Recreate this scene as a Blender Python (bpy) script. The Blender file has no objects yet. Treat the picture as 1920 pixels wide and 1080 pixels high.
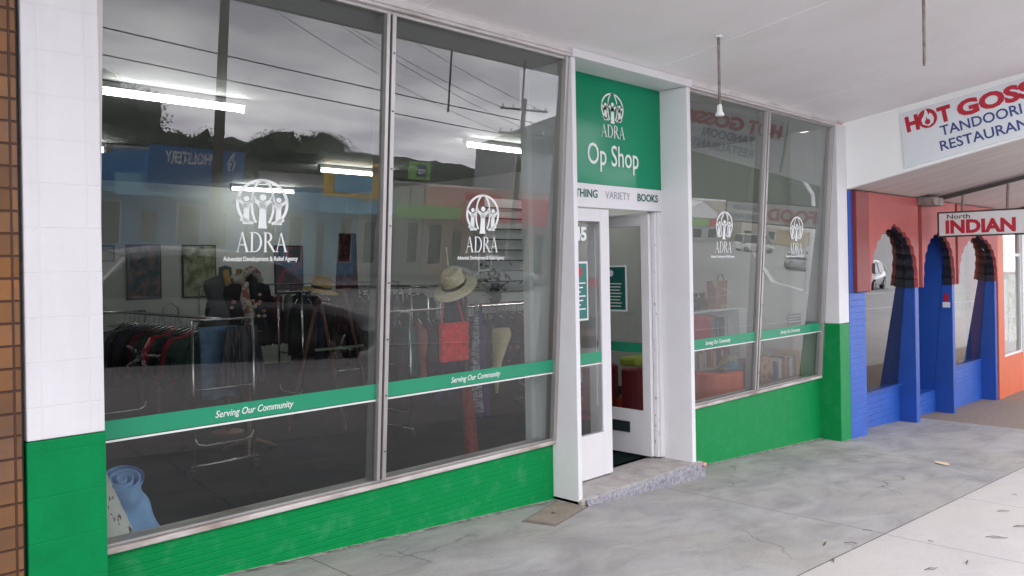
import bpy, math, random
from mathutils import Vector, Matrix, noise
R = math.radians
random.seed(7)
sc = bpy.context.scene
COL = sc.collection

# ------------------------------------------------------------------ camera
cam_d = bpy.data.cameras.new("camera")
cam = bpy.data.objects.new("camera", cam_d)
COL.objects.link(cam)
sc.camera = cam
TH = R(44.6255)
ROLL = 0.017
vd = Vector((math.cos(TH), math.sin(TH), 0))
vr = Vector((math.sin(TH), -math.cos(TH), 0))
vu = Vector((0, 0, 1))
cx = (vr - vu * ROLL).normalized()
cy = (vu + vr * ROLL).normalized()
m = Matrix.Identity(4)
for i in range(3):
    m[i][0], m[i][1], m[i][2] = cx[i], cy[i], -vd[i]
m[0][3], m[1][3], m[2][3] = 0.0, -3.86, 1.7
cam.matrix_world = m
cam_d.sensor_width = 36
cam_d.lens = 36 * 1540 / 1920
cam_d.shift_y = -39 / 1920
cam_d.clip_start = 0.05
cam_d.clip_end = 2000

# ------------------------------------------------------------------ sky, sun, exposure
SUN_EL, SUN_AZ = 48, 200
w = bpy.data.worlds.new("World")
sc.world = w
w.use_nodes = True
nt = w.node_tree
for n in list(nt.nodes):
    nt.nodes.remove(n)
def N(t, **k):
    n = nt.nodes.new(t)
    for a, b in k.items():
        setattr(n, a, b)
    return n
out = N('ShaderNodeOutputWorld')
bg = N('ShaderNodeBackground')
bg.inputs['Strength'].default_value = 0.1
sky = N('ShaderNodeTexSky', sky_type='NISHITA', sun_disc=False)
sky.sun_elevation = R(SUN_EL)
sky.sun_rotation = R(SUN_AZ)
sky.dust_density = 3
tc = N('ShaderNodeTexCoord')
sep = N('ShaderNodeSeparateXYZ')
nt.links.new(tc.outputs['Generated'], sep.inputs[0])
addz = N('ShaderNodeMath', operation='ADD')
addz.inputs[1].default_value = 0.22
absz = N('ShaderNodeMath', operation='ABSOLUTE')
nt.links.new(sep.outputs['Z'], absz.inputs[0])
nt.links.new(absz.outputs[0], addz.inputs[0])
comb = N('ShaderNodeCombineXYZ')
for ax in 'XY':
    dv = N('ShaderNodeMath', operation='DIVIDE')
    nt.links.new(sep.outputs[ax], dv.inputs[0])
    nt.links.new(addz.outputs[0], dv.inputs[1])
    nt.links.new(dv.outputs[0], comb.inputs[ax])
nz = N('ShaderNodeTexNoise')
nz.inputs['Scale'].default_value = 2.1
nz.inputs['Detail'].default_value = 5
nz.inputs['Roughness'].default_value = 0.5
nt.links.new(comb.outputs[0], nz.inputs['Vector'])
cr = N('ShaderNodeValToRGB')
cr.color_ramp.elements[0].position = 0.36
cr.color_ramp.elements[0].color = (0.335, 0.325, 0.365, 1)
cr.color_ramp.elements[1].position = 0.64
cr.color_ramp.elements[1].color = (0.60, 0.59, 0.61, 1)
nt.links.new(nz.outputs['Fac'], cr.inputs[0])
# overcast deck is brighter low over the hills
hz = N('ShaderNodeMapRange')
hz.inputs['From Min'].default_value = 0.0
hz.inputs['From Max'].default_value = 0.2
hz.inputs['To Min'].default_value = 2.7
hz.inputs['To Max'].default_value = 1.0
nt.links.new(absz.outputs[0], hz.inputs['Value'])
SKYGAIN = 38.0
ml = N('ShaderNodeVectorMath', operation='SCALE')
nt.links.new(cr.outputs[0], ml.inputs[0])
nt.links.new(hz.outputs[0], ml.inputs['Scale'])
ml2 = N('ShaderNodeVectorMath', operation='SCALE')
ml2.inputs['Scale'].default_value = SKYGAIN
nt.links.new(ml.outputs[0], ml2.inputs[0])
mx = N('ShaderNodeMix', data_type='RGBA')
mx.inputs[0].default_value = 0.9
nt.links.new(sky.outputs[0], mx.inputs[6])
nt.links.new(ml2.outputs[0], mx.inputs[7])
nt.links.new(mx.outputs[2], bg.inputs['Color'])
nt.links.new(bg.outputs[0], out.inputs[0])

sun_d = bpy.data.lights.new("sun", 'SUN')
sun_d.energy = 0.8
sun_d.angle = R(20)
sun_d.color = (1.0, 0.96, 0.9)
sun = bpy.data.objects.new("sun", sun_d)
COL.objects.link(sun)
sdir = Vector((math.sin(R(SUN_AZ)) * math.cos(R(SUN_EL)), math.cos(R(SUN_AZ)) * math.cos(R(SUN_EL)), math.sin(R(SUN_EL))))
sun.rotation_euler = sdir.to_track_quat('Z', 'Y').to_euler()
sc.view_settings.view_transform = 'Standard'
sc.view_settings.look = 'None'
sc.view_settings.exposure = 0.72
sc.view_settings.gamma = 1
sc.cycles.use_denoising = True
sc.cycles.max_bounces = 10
sc.cycles.transparent_max_bounces = 24
sc.cycles.sample_clamp_indirect = 6
sc.cycles.caustics_reflective = False
sc.cycles.caustics_refractive = False

# ------------------------------------------------------------------ helpers
WL = {}
class MB:
    def __init__(s):
        s.v = []; s.f = []; s.mi = []
    def add(s, vs, fs, mi=0):
        b = len(s.v)
        s.v += [tuple(p) for p in vs]
        s.f += [tuple(b + i for i in f) for f in fs]
        s.mi += [mi] * len(fs)
        return s
    def box(s, x0, x1, y0, y1, z0, z1, mi=0):
        v = [(x0,y0,z0),(x1,y0,z0),(x1,y1,z0),(x0,y1,z0),(x0,y0,z1),(x1,y0,z1),(x1,y1,z1),(x0,y1,z1)]
        return s.add(v, [(0,3,2,1),(4,5,6,7),(0,1,5,4),(1,2,6,5),(2,3,7,6),(3,0,4,7)], mi)
    def hexa(s, v, mi=0):   # bottom 4, top 4
        return s.add(v, [(0,3,2,1),(4,5,6,7),(0,1,5,4),(1,2,6,5),(2,3,7,6),(3,0,4,7)], mi)
    def tube(s, pts, r, n=8, cap=True, mi=0):
        pts = [Vector(p) for p in pts]
        rr = r if isinstance(r, (list, tuple)) else [r] * len(pts)
        vs = []; fs = []
        ref = None
        for i, p in enumerate(pts):
            t = (pts[min(i+1, len(pts)-1)] - pts[max(i-1, 0)]).normalized()
            if ref is None:
                ref = Vector((0,0,1)) if abs(t.z) < 0.9 else Vector((1,0,0))
            a = t.cross(ref).normalized()
            b2 = t.cross(a).normalized()
            ref = a.cross(t) if True else ref
            for k in range(n):
                an = 2*math.pi*k/n
                vs.append(p + (a*math.cos(an) + b2*math.sin(an)) * rr[i])
        for i in range(len(pts)-1):
            for k in range(n):
                fs.append((i*n+k, i*n+(k+1)%n, (i+1)*n+(k+1)%n, (i+1)*n+k))
        if cap:
            fs.append(tuple(range(n))[::-1]); fs.append(tuple((len(pts)-1)*n+k for k in range(n)))
        return s.add(vs, fs, mi)
    def lathe(s, prof, c=(0,0,0), n=20, mi=0, sx=1, sy=1, M=None):
        vs = []; fs = []
        for (r, z) in prof:
            for k in range(n):
                a = 2*math.pi*k/n
                p = Vector((r*math.cos(a)*sx, r*math.sin(a)*sy, z))
                if M is not None: p = M @ p
                vs.append((p.x+c[0], p.y+c[1], p.z+c[2]))
        for i in range(len(prof)-1):
            for k in range(n):
                fs.append((i*n+k, i*n+(k+1)%n, (i+1)*n+(k+1)%n, (i+1)*n+k))
        return s.add(vs, fs, mi)
    def poly(s, pts, mi=0):
        return s.add(pts, [tuple(range(len(pts)))], mi)
    def prism(s, pts, off, mi=0):
        n = len(pts); o = Vector(off)
        vs = [tuple(p) for p in pts] + [tuple(Vector(p)+o) for p in pts]
        fs = [tuple(range(n))[::-1], tuple(range(n, 2*n))] + [(i, (i+1)%n, n+(i+1)%n, n+i) for i in range(n)]
        return s.add(vs, fs, mi)
    def build(s, name, mat, parent=None, bevel=0, smooth=False, sub=0):
        off = WL.get(parent.name, Vector()) if parent else Vector()
        me = bpy.data.meshes.new(name)
        me.from_pydata([tuple(Vector(p)-off) for p in s.v], [], s.f)
        mats = mat if isinstance(mat, (list, tuple)) else [mat]
        for mm in mats: me.materials.append(mm)
        for p, i in zip(me.polygons, s.mi):
            p.material_index = i
            p.use_smooth = smooth
        me.update()
        import bmesh
        bmm = bmesh.new(); bmm.from_mesh(me)
        bmesh.ops.recalc_face_normals(bmm, faces=bmm.faces)
        bmm.to_mesh(me); bmm.free()
        o = bpy.data.objects.new(name, me)
        COL.objects.link(o)
        if parent:
            o.parent = parent
        WL[o.name] = off.copy()
        if bevel:
            b = o.modifiers.new("bevel", 'BEVEL'); b.width = bevel; b.segments = 2; b.limit_method = 'ANGLE'
        if sub:
            b = o.modifiers.new("sub", 'SUBSURF'); b.levels = sub; b.render_levels = sub
        return o

def tag(o, label=None, cat=None, group=None, kind=None):
    if label: o['label'] = label
    if cat: o['category'] = cat
    if group: o['group'] = group
    if kind: o['kind'] = kind
    return o
def empty(name, loc, label, cat, group=None):
    o = bpy.data.objects.new(name, None)
    o.empty_display_size = 0.1
    COL.objects.link(o)
    o.location = loc
    WL[o.name] = Vector(loc)
    return tag(o, label, cat, group)
def copy_tree(o, parent=None):
    c = o.copy(); COL.objects.link(c)
    if parent: c.parent = parent
    for ch in [q for q in COL.objects if q.parent == o]:
        copy_tree(ch, c)
    return c

def mat(name, col, rough=0.6, var=0.0, scale=4.0, col2=None, bump=0.0, bscale=40.0, metal=0.0, spec=0.5, stretch=(1,1,1), thr=None, emis=None, brick=None, coat=0.0, streak=0.0):
    m = bpy.data.materials.new(name); m.use_nodes = True
    t = m.node_tree; b = t.nodes['Principled BSDF']
    b.inputs['Roughness'].default_value = rough
    b.inputs['Metallic'].default_value = metal
    b.inputs['Specular IOR Level'].default_value = spec
    b.inputs['Coat Weight'].default_value = coat
    c = list(col) + [1]
    b.inputs['Base Color'].default_value = c
    L = t.links.new
    def nn(k, **kw):
        x = t.nodes.new(k)
        for a, v in kw.items(): setattr(x, a, v)
        return x
    tcn = nn('ShaderNodeTexCoord')
    mp = nn('ShaderNodeMapping'); mp.inputs['Scale'].default_value = stretch
    L(tcn.outputs['Object'], mp.inputs[0])
    colout = None
    if var or col2:
        n1 = nn('ShaderNodeTexNoise'); n1.inputs['Scale'].default_value = scale; n1.inputs['Detail'].default_value = 8; n1.inputs['Roughness'].default_value = 0.6
        L(mp.outputs[0], n1.inputs['Vector'])
        r = nn('ShaderNodeValToRGB')
        if thr: r.color_ramp.elements[0].position, r.color_ramp.elements[1].position = thr
        else: r.color_ramp.elements[0].position, r.color_ramp.elements[1].position = 0.3, 0.7
        r.color_ramp.elements[0].color = c
        if col2: r.color_ramp.elements[1].color = list(col2) + [1]
        else:
            r.color_ramp.elements[0].color = [x*(1-var) for x in col] + [1]
            r.color_ramp.elements[1].color = [min(1, x*(1+var)) for x in col] + [1]
        L(n1.outputs['Fac'], r.inputs[0]); colout = r.outputs[0]
    if streak:
        n3 = nn('ShaderNodeTexNoise'); n3.inputs['Scale'].default_value = 2.0; n3.inputs['Detail'].default_value = 6
        mp3 = nn('ShaderNodeMapping'); mp3.inputs['Scale'].default_value = (7, 7, 0.7)
        L(tcn.outputs['Object'], mp3.inputs[0]); L(mp3.outputs[0], n3.inputs['Vector'])
        r3 = nn('ShaderNodeMapRange'); r3.inputs[1].default_value = 0.45; r3.inputs[2].default_value = 0.75; r3.inputs[3].default_value = 1; r3.inputs[4].default_value = 1-streak
        L(n3.outputs['Fac'], r3.inputs[0])
        sm = nn('ShaderNodeVectorMath', operation='SCALE')
        if colout: L(colout, sm.inputs[0])
        else: sm.inputs[0].default_value = col
        L(r3.outputs[0], sm.inputs['Scale']); colout = sm.outputs[0]
    bumpn = None
    if bump:
        n2 = nn('ShaderNodeTexNoise'); n2.inputs['Scale'].default_value = bscale; n2.inputs['Detail'].default_value = 4
        L(mp.outputs[0], n2.inputs['Vector'])
        bumpn = nn('ShaderNodeBump'); bumpn.inputs['Strength'].default_value = bump; bumpn.inputs['Distance'].default_value = 0.01
        L(n2.outputs['Fac'], bumpn.inputs['Height'])
        L(bumpn.outputs[0], b.inputs['Normal'])
    if brick:   # (width, height, mortar, strength, mortar_colour or None, axis 'x' or 'y')
        sp = nn('ShaderNodeSeparateXYZ'); L(tcn.outputs['Object'], sp.inputs[0])
        cb = nn('ShaderNodeCombineXYZ')
        if brick[5] == 'xy':
            ad = nn('ShaderNodeMath', operation='ADD'); L(sp.outputs['X'], ad.inputs[0]); L(sp.outputs['Y'], ad.inputs[1]); L(ad.outputs[0], cb.inputs['X'])
        else: L(sp.outputs[brick[5].upper()], cb.inputs['X'])
        L(sp.outputs['Z'], cb.inputs['Y'])
        bt = nn('ShaderNodeTexBrick'); bt.inputs['Scale'].default_value = 1.0
        bt.inputs['Brick Width'].default_value = brick[0]; bt.inputs['Row Height'].default_value = brick[1]; bt.inputs['Mortar Size'].default_value = brick[2]
        bt.inputs['Mortar Smooth'].default_value = 0.6
        if len(brick) > 6: bt.offset = brick[6]
        L(cb.outputs[0], bt.inputs['Vector'])
        b2 = nn('ShaderNodeBump'); b2.inputs['Strength'].default_value = brick[3]; b2.inputs['Distance'].default_value = 0.008; b2.invert = True
        L(bt.outputs['Fac'], b2.inputs['Height'])
        if bumpn: L(bumpn.outputs[0], b2.inputs['Normal'])
        L(b2.outputs[0], b.inputs['Normal'])
        if brick[4]:
            mxx = nn('ShaderNodeMix', data_type='RGBA'); L(bt.outputs['Fac'], mxx.inputs[0])
            if colout: 
                # per-brick tint
                bt.inputs['Color1'].default_value = (1,1,1,1); bt.inputs['Color2'].default_value = (.62,.62,.62,1); bt.inputs['Mortar'].default_value = (1,1,1,1)
                mu = nn('ShaderNodeVectorMath', operation='MULTIPLY'); L(colout, mu.inputs[0]); L(bt.outputs['Color'], mu.inputs[1]); L(mu.outputs[0], mxx.inputs[6])
            else: mxx.inputs[6].default_value = c
            mxx.inputs[7].default_value = list(brick[4]) + [1]; colout = mxx.outputs[2]
    if colout: L(colout, b.inputs['Base Color'])
    if emis:
        b.inputs['Emission Color'].default_value = list(emis[0]) + [1]; b.inputs['Emission Strength'].default_value = emis[1]
    return m

def joints(mt, axis_positions, along='X', width=0.006, dark=0.35):
    """dark sawn/tooled joints across a slab: positions p0 + k*step along an axis (object space)"""
    t = mt.node_tree; L = t.links.new; b = t.nodes['Principled BSDF']
    src = b.inputs['Base Color'].links[0].from_socket
    tcn = t.nodes.new('ShaderNodeTexCoord'); sp = t.nodes.new('ShaderNodeSeparateXYZ'); L(tcn.outputs['Object'], sp.inputs[0])
    p0, step = axis_positions
    nzn = t.nodes.new('ShaderNodeTexNoise'); nzn.inputs['Scale'].default_value = 6; L(tcn.outputs['Object'], nzn.inputs['Vector'])
    ma = t.nodes.new('ShaderNodeMath'); ma.operation = 'MULTIPLY_ADD'; ma.inputs[1].default_value = 0.012; L(nzn.outputs['Fac'], ma.inputs[0]); L(sp.outputs[along], ma.inputs[2])
    a = t.nodes.new('ShaderNodeMath'); a.operation = 'SUBTRACT'; a.inputs[1].default_value = p0; L(ma.outputs[0], a.inputs[0])
    p = t.nodes.new('ShaderNodeMath'); p.operation = 'PINGPONG'; p.inputs[1].default_value = step/2; L(a.outputs[0], p.inputs[0])
    lt = t.nodes.new('ShaderNodeMapRange'); lt.inputs[1].default_value = width*0.5; lt.inputs[2].default_value = width*1.6; lt.inputs[3].default_value = 1-dark; lt.inputs[4].default_value = 0
    L(p.outputs[0], lt.inputs[0])
    mxx = t.nodes.new('ShaderNodeMix'); mxx.data_type = 'RGBA'; L(lt.outputs[0], mxx.inputs[0]); L(src, mxx.inputs[6]); mxx.inputs[7].default_value = (.03,.03,.03,1)
    L(mxx.outputs[2], b.inputs['Base Color'])

def glass_mat(name, gain=1.9, tint=(0.86, 0.88, 0.87), dirt=0.004):
    m = bpy.data.materials.new(name); m.use_nodes = True
    t = m.node_tree; t.nodes.clear(); L = t.links.new
    o = t.nodes.new('ShaderNodeOutputMaterial')
    tr = t.nodes.new('ShaderNodeBsdfTransparent'); tr.inputs[0].default_value = list(tint)+[1]
    gl = t.nodes.new('ShaderNodeBsdfGlossy'); gl.inputs['Roughness'].default_value = 0.0
    df = t.nodes.new('ShaderNodeBsdfDiffuse'); df.inputs[0].default_value = (.7,.7,.68,1)
    fr = t.nodes.new('ShaderNodeFresnel'); fr.inputs['IOR'].default_value = 1.52
    ge = t.nodes.new('ShaderNodeNewGeometry')
    mu = t.nodes.new('ShaderNodeMath'); mu.operation = 'MULTIPLY'; mu.inputs[1].default_value = gain; mu.use_clamp = True
    L(fr.outputs[0], mu.inputs[0])
    inv = t.nodes.new('ShaderNodeMath'); inv.operation = 'SUBTRACT'; inv.inputs[0].default_value = 1; L(ge.outputs['Backfacing'], inv.inputs[1])
    mu2 = t.nodes.new('ShaderNodeMath'); mu2.operation = 'MULTIPLY'; L(mu.outputs[0], mu2.inputs[0]); L(inv.outputs[0], mu2.inputs[1])
    tcn = t.nodes.new('ShaderNodeTexCoord'); nz = t.nodes.new('ShaderNodeTexNoise'); nz.inputs['Scale'].default_value = 0.55; nz.inputs['Detail'].default_value = 1
    L(tcn.outputs['Object'], nz.inputs['Vector'])
    bp = t.nodes.new('ShaderNodeBump'); bp.inputs['Strength'].default_value = 0.07; bp.inputs['Distance'].default_value = 0.004
    L(nz.outputs['Fac'], bp.inputs['Height']); L(bp.outputs[0], gl.inputs['Normal'])
    nd = t.nodes.new('ShaderNodeTexNoise'); nd.inputs['Scale'].default_value = 2.2; nd.inputs['Detail'].default_value = 6; L(tcn.outputs['Object'], nd.inputs['Vector'])
    md = t.nodes.new('ShaderNodeMapRange'); md.inputs[1].default_value = .35; md.inputs[2].default_value = .8; md.inputs[3].default_value = dirt*.3; md.inputs[4].default_value = dirt*2.5; L(nd.outputs['Fac'], md.inputs[0])
    m1 = t.nodes.new('ShaderNodeMixShader'); L(md.outputs[0], m1.inputs[0]); L(tr.outputs[0], m1.inputs[1]); L(df.outputs[0], m1.inputs[2])
    m2 = t.nodes.new('ShaderNodeMixShader'); L(mu2.outputs[0], m2.inputs[0]); L(m1.outputs[0], m2.inputs[1]); L(gl.outputs[0], m2.inputs[2])
    L(m2.outputs[0], o.inputs[0])
    return m

def text(body, size, O, X, U, mt, name, parent, width=None, bold=0.0, shear=0.0, ext=0.0008, align='LEFT', spacing=1.0):
    """flat lettering lying at O, running along X, upright along U; width = total width in metres"""
    cu = bpy.data.curves.new("lettering", 'FONT'); cu.body = body; cu.size = size; cu.offset = bold; cu.shear = shear; cu.space_character = spacing
    cu.extrude = ext; cu.resolution_u = 3
    tmp = bpy.data.objects.new("lettering_tmp", cu); COL.objects.link(tmp)
    dg = bpy.context.evaluated_depsgraph_get(); dg.update()
    me = bpy.data.meshes.new_from_object(tmp.evaluated_get(dg))
    bpy.data.objects.remove(tmp); bpy.data.curves.remove(cu)
    xs = [v.co.x for v in me.vertices]; x0, x1 = min(xs), max(xs)
    k = (width/(x1-x0)) if width else 1.0
    X = Vector(X).normalized(); U = Vector(U).normalized(); Nn = X.cross(U)
    off = WL.get(parent.name, Vector()) if parent else Vector()
    sh = -x0*k if align == 'LEFT' else -(x0+x1)/2*k
    for v in me.vertices:
        v.co = Vector(O) - off + X*(v.co.x*k + sh) + U*v.co.y + Nn*v.co.z
    me.materials.clear(); me.materials.append(mt)
    o = bpy.data.objects.new(name, me); COL.objects.link(o); o.parent = parent
    WL[o.name] = off.copy()
    return o

# glazing rake of the shop windows (top leans towards the street)
def gy(z): return 0.24 - (z - 0.41) * 0.0669
GU = Vector((0, -0.0669, 1)).normalized()
def rbox(mb, x0, x1, z0, z1, a, b, mi=0):
    mb.hexa([(x0,gy(z0)+a,z0),(x1,gy(z0)+a,z0),(x1,gy(z0)+b,z0),(x0,gy(z0)+b,z0),(x0,gy(z1)+a,z1),(x1,gy(z1)+a,z1),(x1,gy(z1)+b,z1),(x0,gy(z1)+b,z1)], mi)

# ground heights: falls gently along the street and across the road
def zx(x):
    if x < 14: return -0.037 - 0.06*(x-4.5) if x > -12 else 0.953
    if x < 60: return -0.607 - 0.02*(x-14)
    return -1.527 - 0.002*(x-60)
def G(x, y):
    z = zx(x)
    if y < -4.6:
        z += -0.15 + 0.066*(max(y, -24) + 4.6)
    return z
def sheet(xs, ys, dz=0.0, fn=G):
    mb = MB(); nx = len(xs); ny = len(ys)
    vs = [(x, y, fn(x, y)+dz) for y in ys for x in xs]
    fs = [(j*nx+i, j*nx+i+1, (j+1)*nx+i+1, (j+1)*nx+i) for j in range(ny-1) for i in range(nx-1)]
    return mb.add(vs, fs)
def lin(a, b, n): return [a+(b-a)*i/n for i in range(n+1)]

# ------------------------------------------------------------------ materials
M = {}
M['white'] = mat('white_paint', (.70,.70,.72), .5, var=.03, scale=3, bump=.12, bscale=30)
M['white_block'] = mat('white_painted_block', (.68,.68,.70), .5, var=.03, scale=3, bump=.1, bscale=60, brick=(.19,.19,.004,.35,None,'xy',0.0), streak=.05)
M['green_block'] = mat('green_painted_block', (.002,.205,.060), .5, var=.1, scale=5, bump=.25, bscale=45, brick=(.38,.19,.004,.35,None,'xy'), spec=.1)
M['green_brick'] = mat('green_painted_brick', (.002,.225,.058), .5, col2=(.035,.27,.11), thr=(.52,.80), scale=7, bump=.3, bscale=50, brick=(.9,.036,.005,.4,None,'xy'), spec=.1)
M['green_smooth'] = mat('green_painted_render', (.002,.225,.058), .5, col2=(.025,.26,.10), thr=(.5,.85), scale=7, bump=.3, bscale=60, spec=.2)
M['tile'] = mat('brown_glazed_tile', (.28,.125,.045), .4, scale=3.0, col2=(.165,.095,.06), thr=(.35,.65), bump=.15, bscale=25, brick=(.088,.093,.006,.9,(.07,.035,.025),'x',0.0), spec=.2)
M['ceil'] = mat('awning_white_paint', (.88,.855,.865), .55, scale=1.5, col2=(.80,.765,.765), thr=(.45,.85), bump=.06, bscale=9)
M['fascia'] = mat('fascia_paint', (.88,.90,.89), .5, var=.03, scale=1.2)
M['head'] = mat('worn_timber_head', (.62,.59,.585), .6, scale=10, col2=(.30,.25,.23), thr=(.52,.8), bump=.3, bscale=30, stretch=(.3,1,1))
M['sill'] = mat('worn_timber_sill', (.56,.52,.50), .65, scale=9, col2=(.24,.17,.15), thr=(.48,.72), bump=.5, bscale=25, stretch=(.25,1,1))
M['alu'] = mat('aluminium_strip', (.44,.425,.415), .42, var=.1, scale=8, metal=.7, stretch=(1,1,.2))
M['alu_dark'] = mat('dark_gap', (.03,.025,.025), .6)
M['inner'] = mat('inner_reveal_paint', (.72,.73,.73), .5, var=.04)
M['glass'] = glass_mat('window_glass', gain=1.78, tint=(.80,.83,.815), dirt=.0015)
M['dglass'] = glass_mat('door_glass', gain=1.7)
M['vin_green'] = mat('green_vinyl', (.012,.27,.14), .35, var=.03)
M['vin_white'] = mat('white_vinyl', (.74,.78,.77), .45, var=.02)
M['sign_green'] = mat('sign_green', (.001,.235,.115), .12, var=.03, scale=2, spec=.22)
M['sign_white'] = mat('sign_white', (.68,.68,.71), .3, var=.02)
M['dk_green_txt'] = mat('dark_green_letter', (.01,.12,.08), .5, var=.02)
M['grey_txt'] = mat('grey_letter', (.28,.30,.32), .5, var=.02)
M['step'] = mat('worn_concrete_step', (.40,.38,.37), .75, scale=6, col2=(.25,.22,.21), thr=(.4,.75), bump=.5, bscale=40)
M['chip'] = mat('chipped_blue_paint', (.33,.325,.34), .85, scale=34, col2=(.16,.165,.215), thr=(.36,.66), bump=1.0, bscale=60)
M['chip_white'] = mat('chipped_white_paint', (.74,.73,.75), .6, scale=9, col2=(.10,.08,.09), thr=(.61,.66), bump=.6, bscale=40, stretch=(4,4,2))
M['chip_red'] = mat('chipped_red_paint', (.62,.25,.27), .7, scale=40, col2=(.6,.55,.56), thr=(.5,.56), bump=.9, bscale=60)
M['conc_dark'] = mat('footpath_concrete', (.36,.355,.355), .62, scale=1.3, col2=(.19,.19,.195), thr=(.40,.75), bump=.25, bscale=70, stretch=(.7,1.4,1))
M['conc_light'] = mat('pale_footpath_concrete', (.50,.475,.475), .75, var=.08, scale=2.5, bump=.25, bscale=90)
M['agg'] = mat('brown_aggregate', (.27,.215,.18), .85, scale=30, col2=(.17,.13,.11), bump=.3, bscale=120)
M['asphalt'] = mat('asphalt', (.37,.367,.362), .8, var=.12, scale=1.2, bump=.3, bscale=160)
M['paintline'] = mat('road_line_white', (.75,.75,.75), .6, var=.1, scale=12)
M['kerb'] = mat('kerb_concrete', (.42,.41,.40), .8, var=.15, scale=5)
M['carpet'] = mat('dark_green_carpet', (.008,.017,.016), .95, var=.25, scale=60, bump=.4, bscale=300, spec=.05)
M['shopwall'] = mat('shop_wall_paint', (.72,.73,.70), .7, var=.04, scale=1)
M['shopceil'] = mat('shop_ceiling', (.50,.50,.49), .7, var=.04)
M['chrome'] = mat('chrome', (.72,.72,.74), .18, metal=1.0, var=.03)
M['blk'] = mat('black_plastic', (.02,.02,.022), .4, var=.1)
M['steel'] = mat('rusty_steel', (.25,.22,.20), .6, scale=12, col2=(.13,.08,.06), thr=(.45,.7), metal=.3)
M['blue'] = mat('blue_paint', (.012,.075,.38), .5, var=.1, scale=4, bump=.2, bscale=40)
M['blue_brick'] = mat('blue_painted_brick', (.018,.10,.47), .5, var=.1, scale=4, bump=.2, bscale=50, brick=(.23,.075,.006,.7,None,'xy'))
M['navy'] = mat('dark_navy_edge', (.006,.008,.02), .5, var=.1)
M['salmon'] = mat('salmon_render', (.42,.090,.080), .65, var=.12, scale=2, bump=.15, bscale=60)
M['red_dark'] = mat('oxide_red_paint', (.22,.025,.022), .55, var=.1, scale=3)
M['orange'] = mat('orange_paint', (.62,.12,.035), .55, var=.08, scale=3, bump=.1)
M['board'] = mat('lining_board_paint', (.62,.56,.53), .6, scale=2, col2=(.50,.44,.42), thr=(.4,.8), stretch=(2,.3,1))
M['redletter'] = mat('crimson_letter', (.45,.010,.03), .4, var=.03)
M['blueletter'] = mat('navy_letter', (.03,.055,.20), .4, var=.03)
M['letbox'] = mat('letter_slot_dark', (.02,.03,.035), .35, var=.1)
M['bark'] = mat('bark', (.10,.08,.065), .9, var=.3, scale=12, bump=.6, bscale=20)
M['leaf'] = mat('dark_leaf', (.028,.042,.020), .7, var=.4, scale=1.5)
M['leaf2'] = mat('olive_leaf', (.045,.055,.028), .7, var=.4, scale=1.5)
M['wood'] = mat('brown_varnished_wood', (.22,.085,.04), .4, scale=8, col2=(.12,.045,.025), stretch=(4,4,.4))

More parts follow.
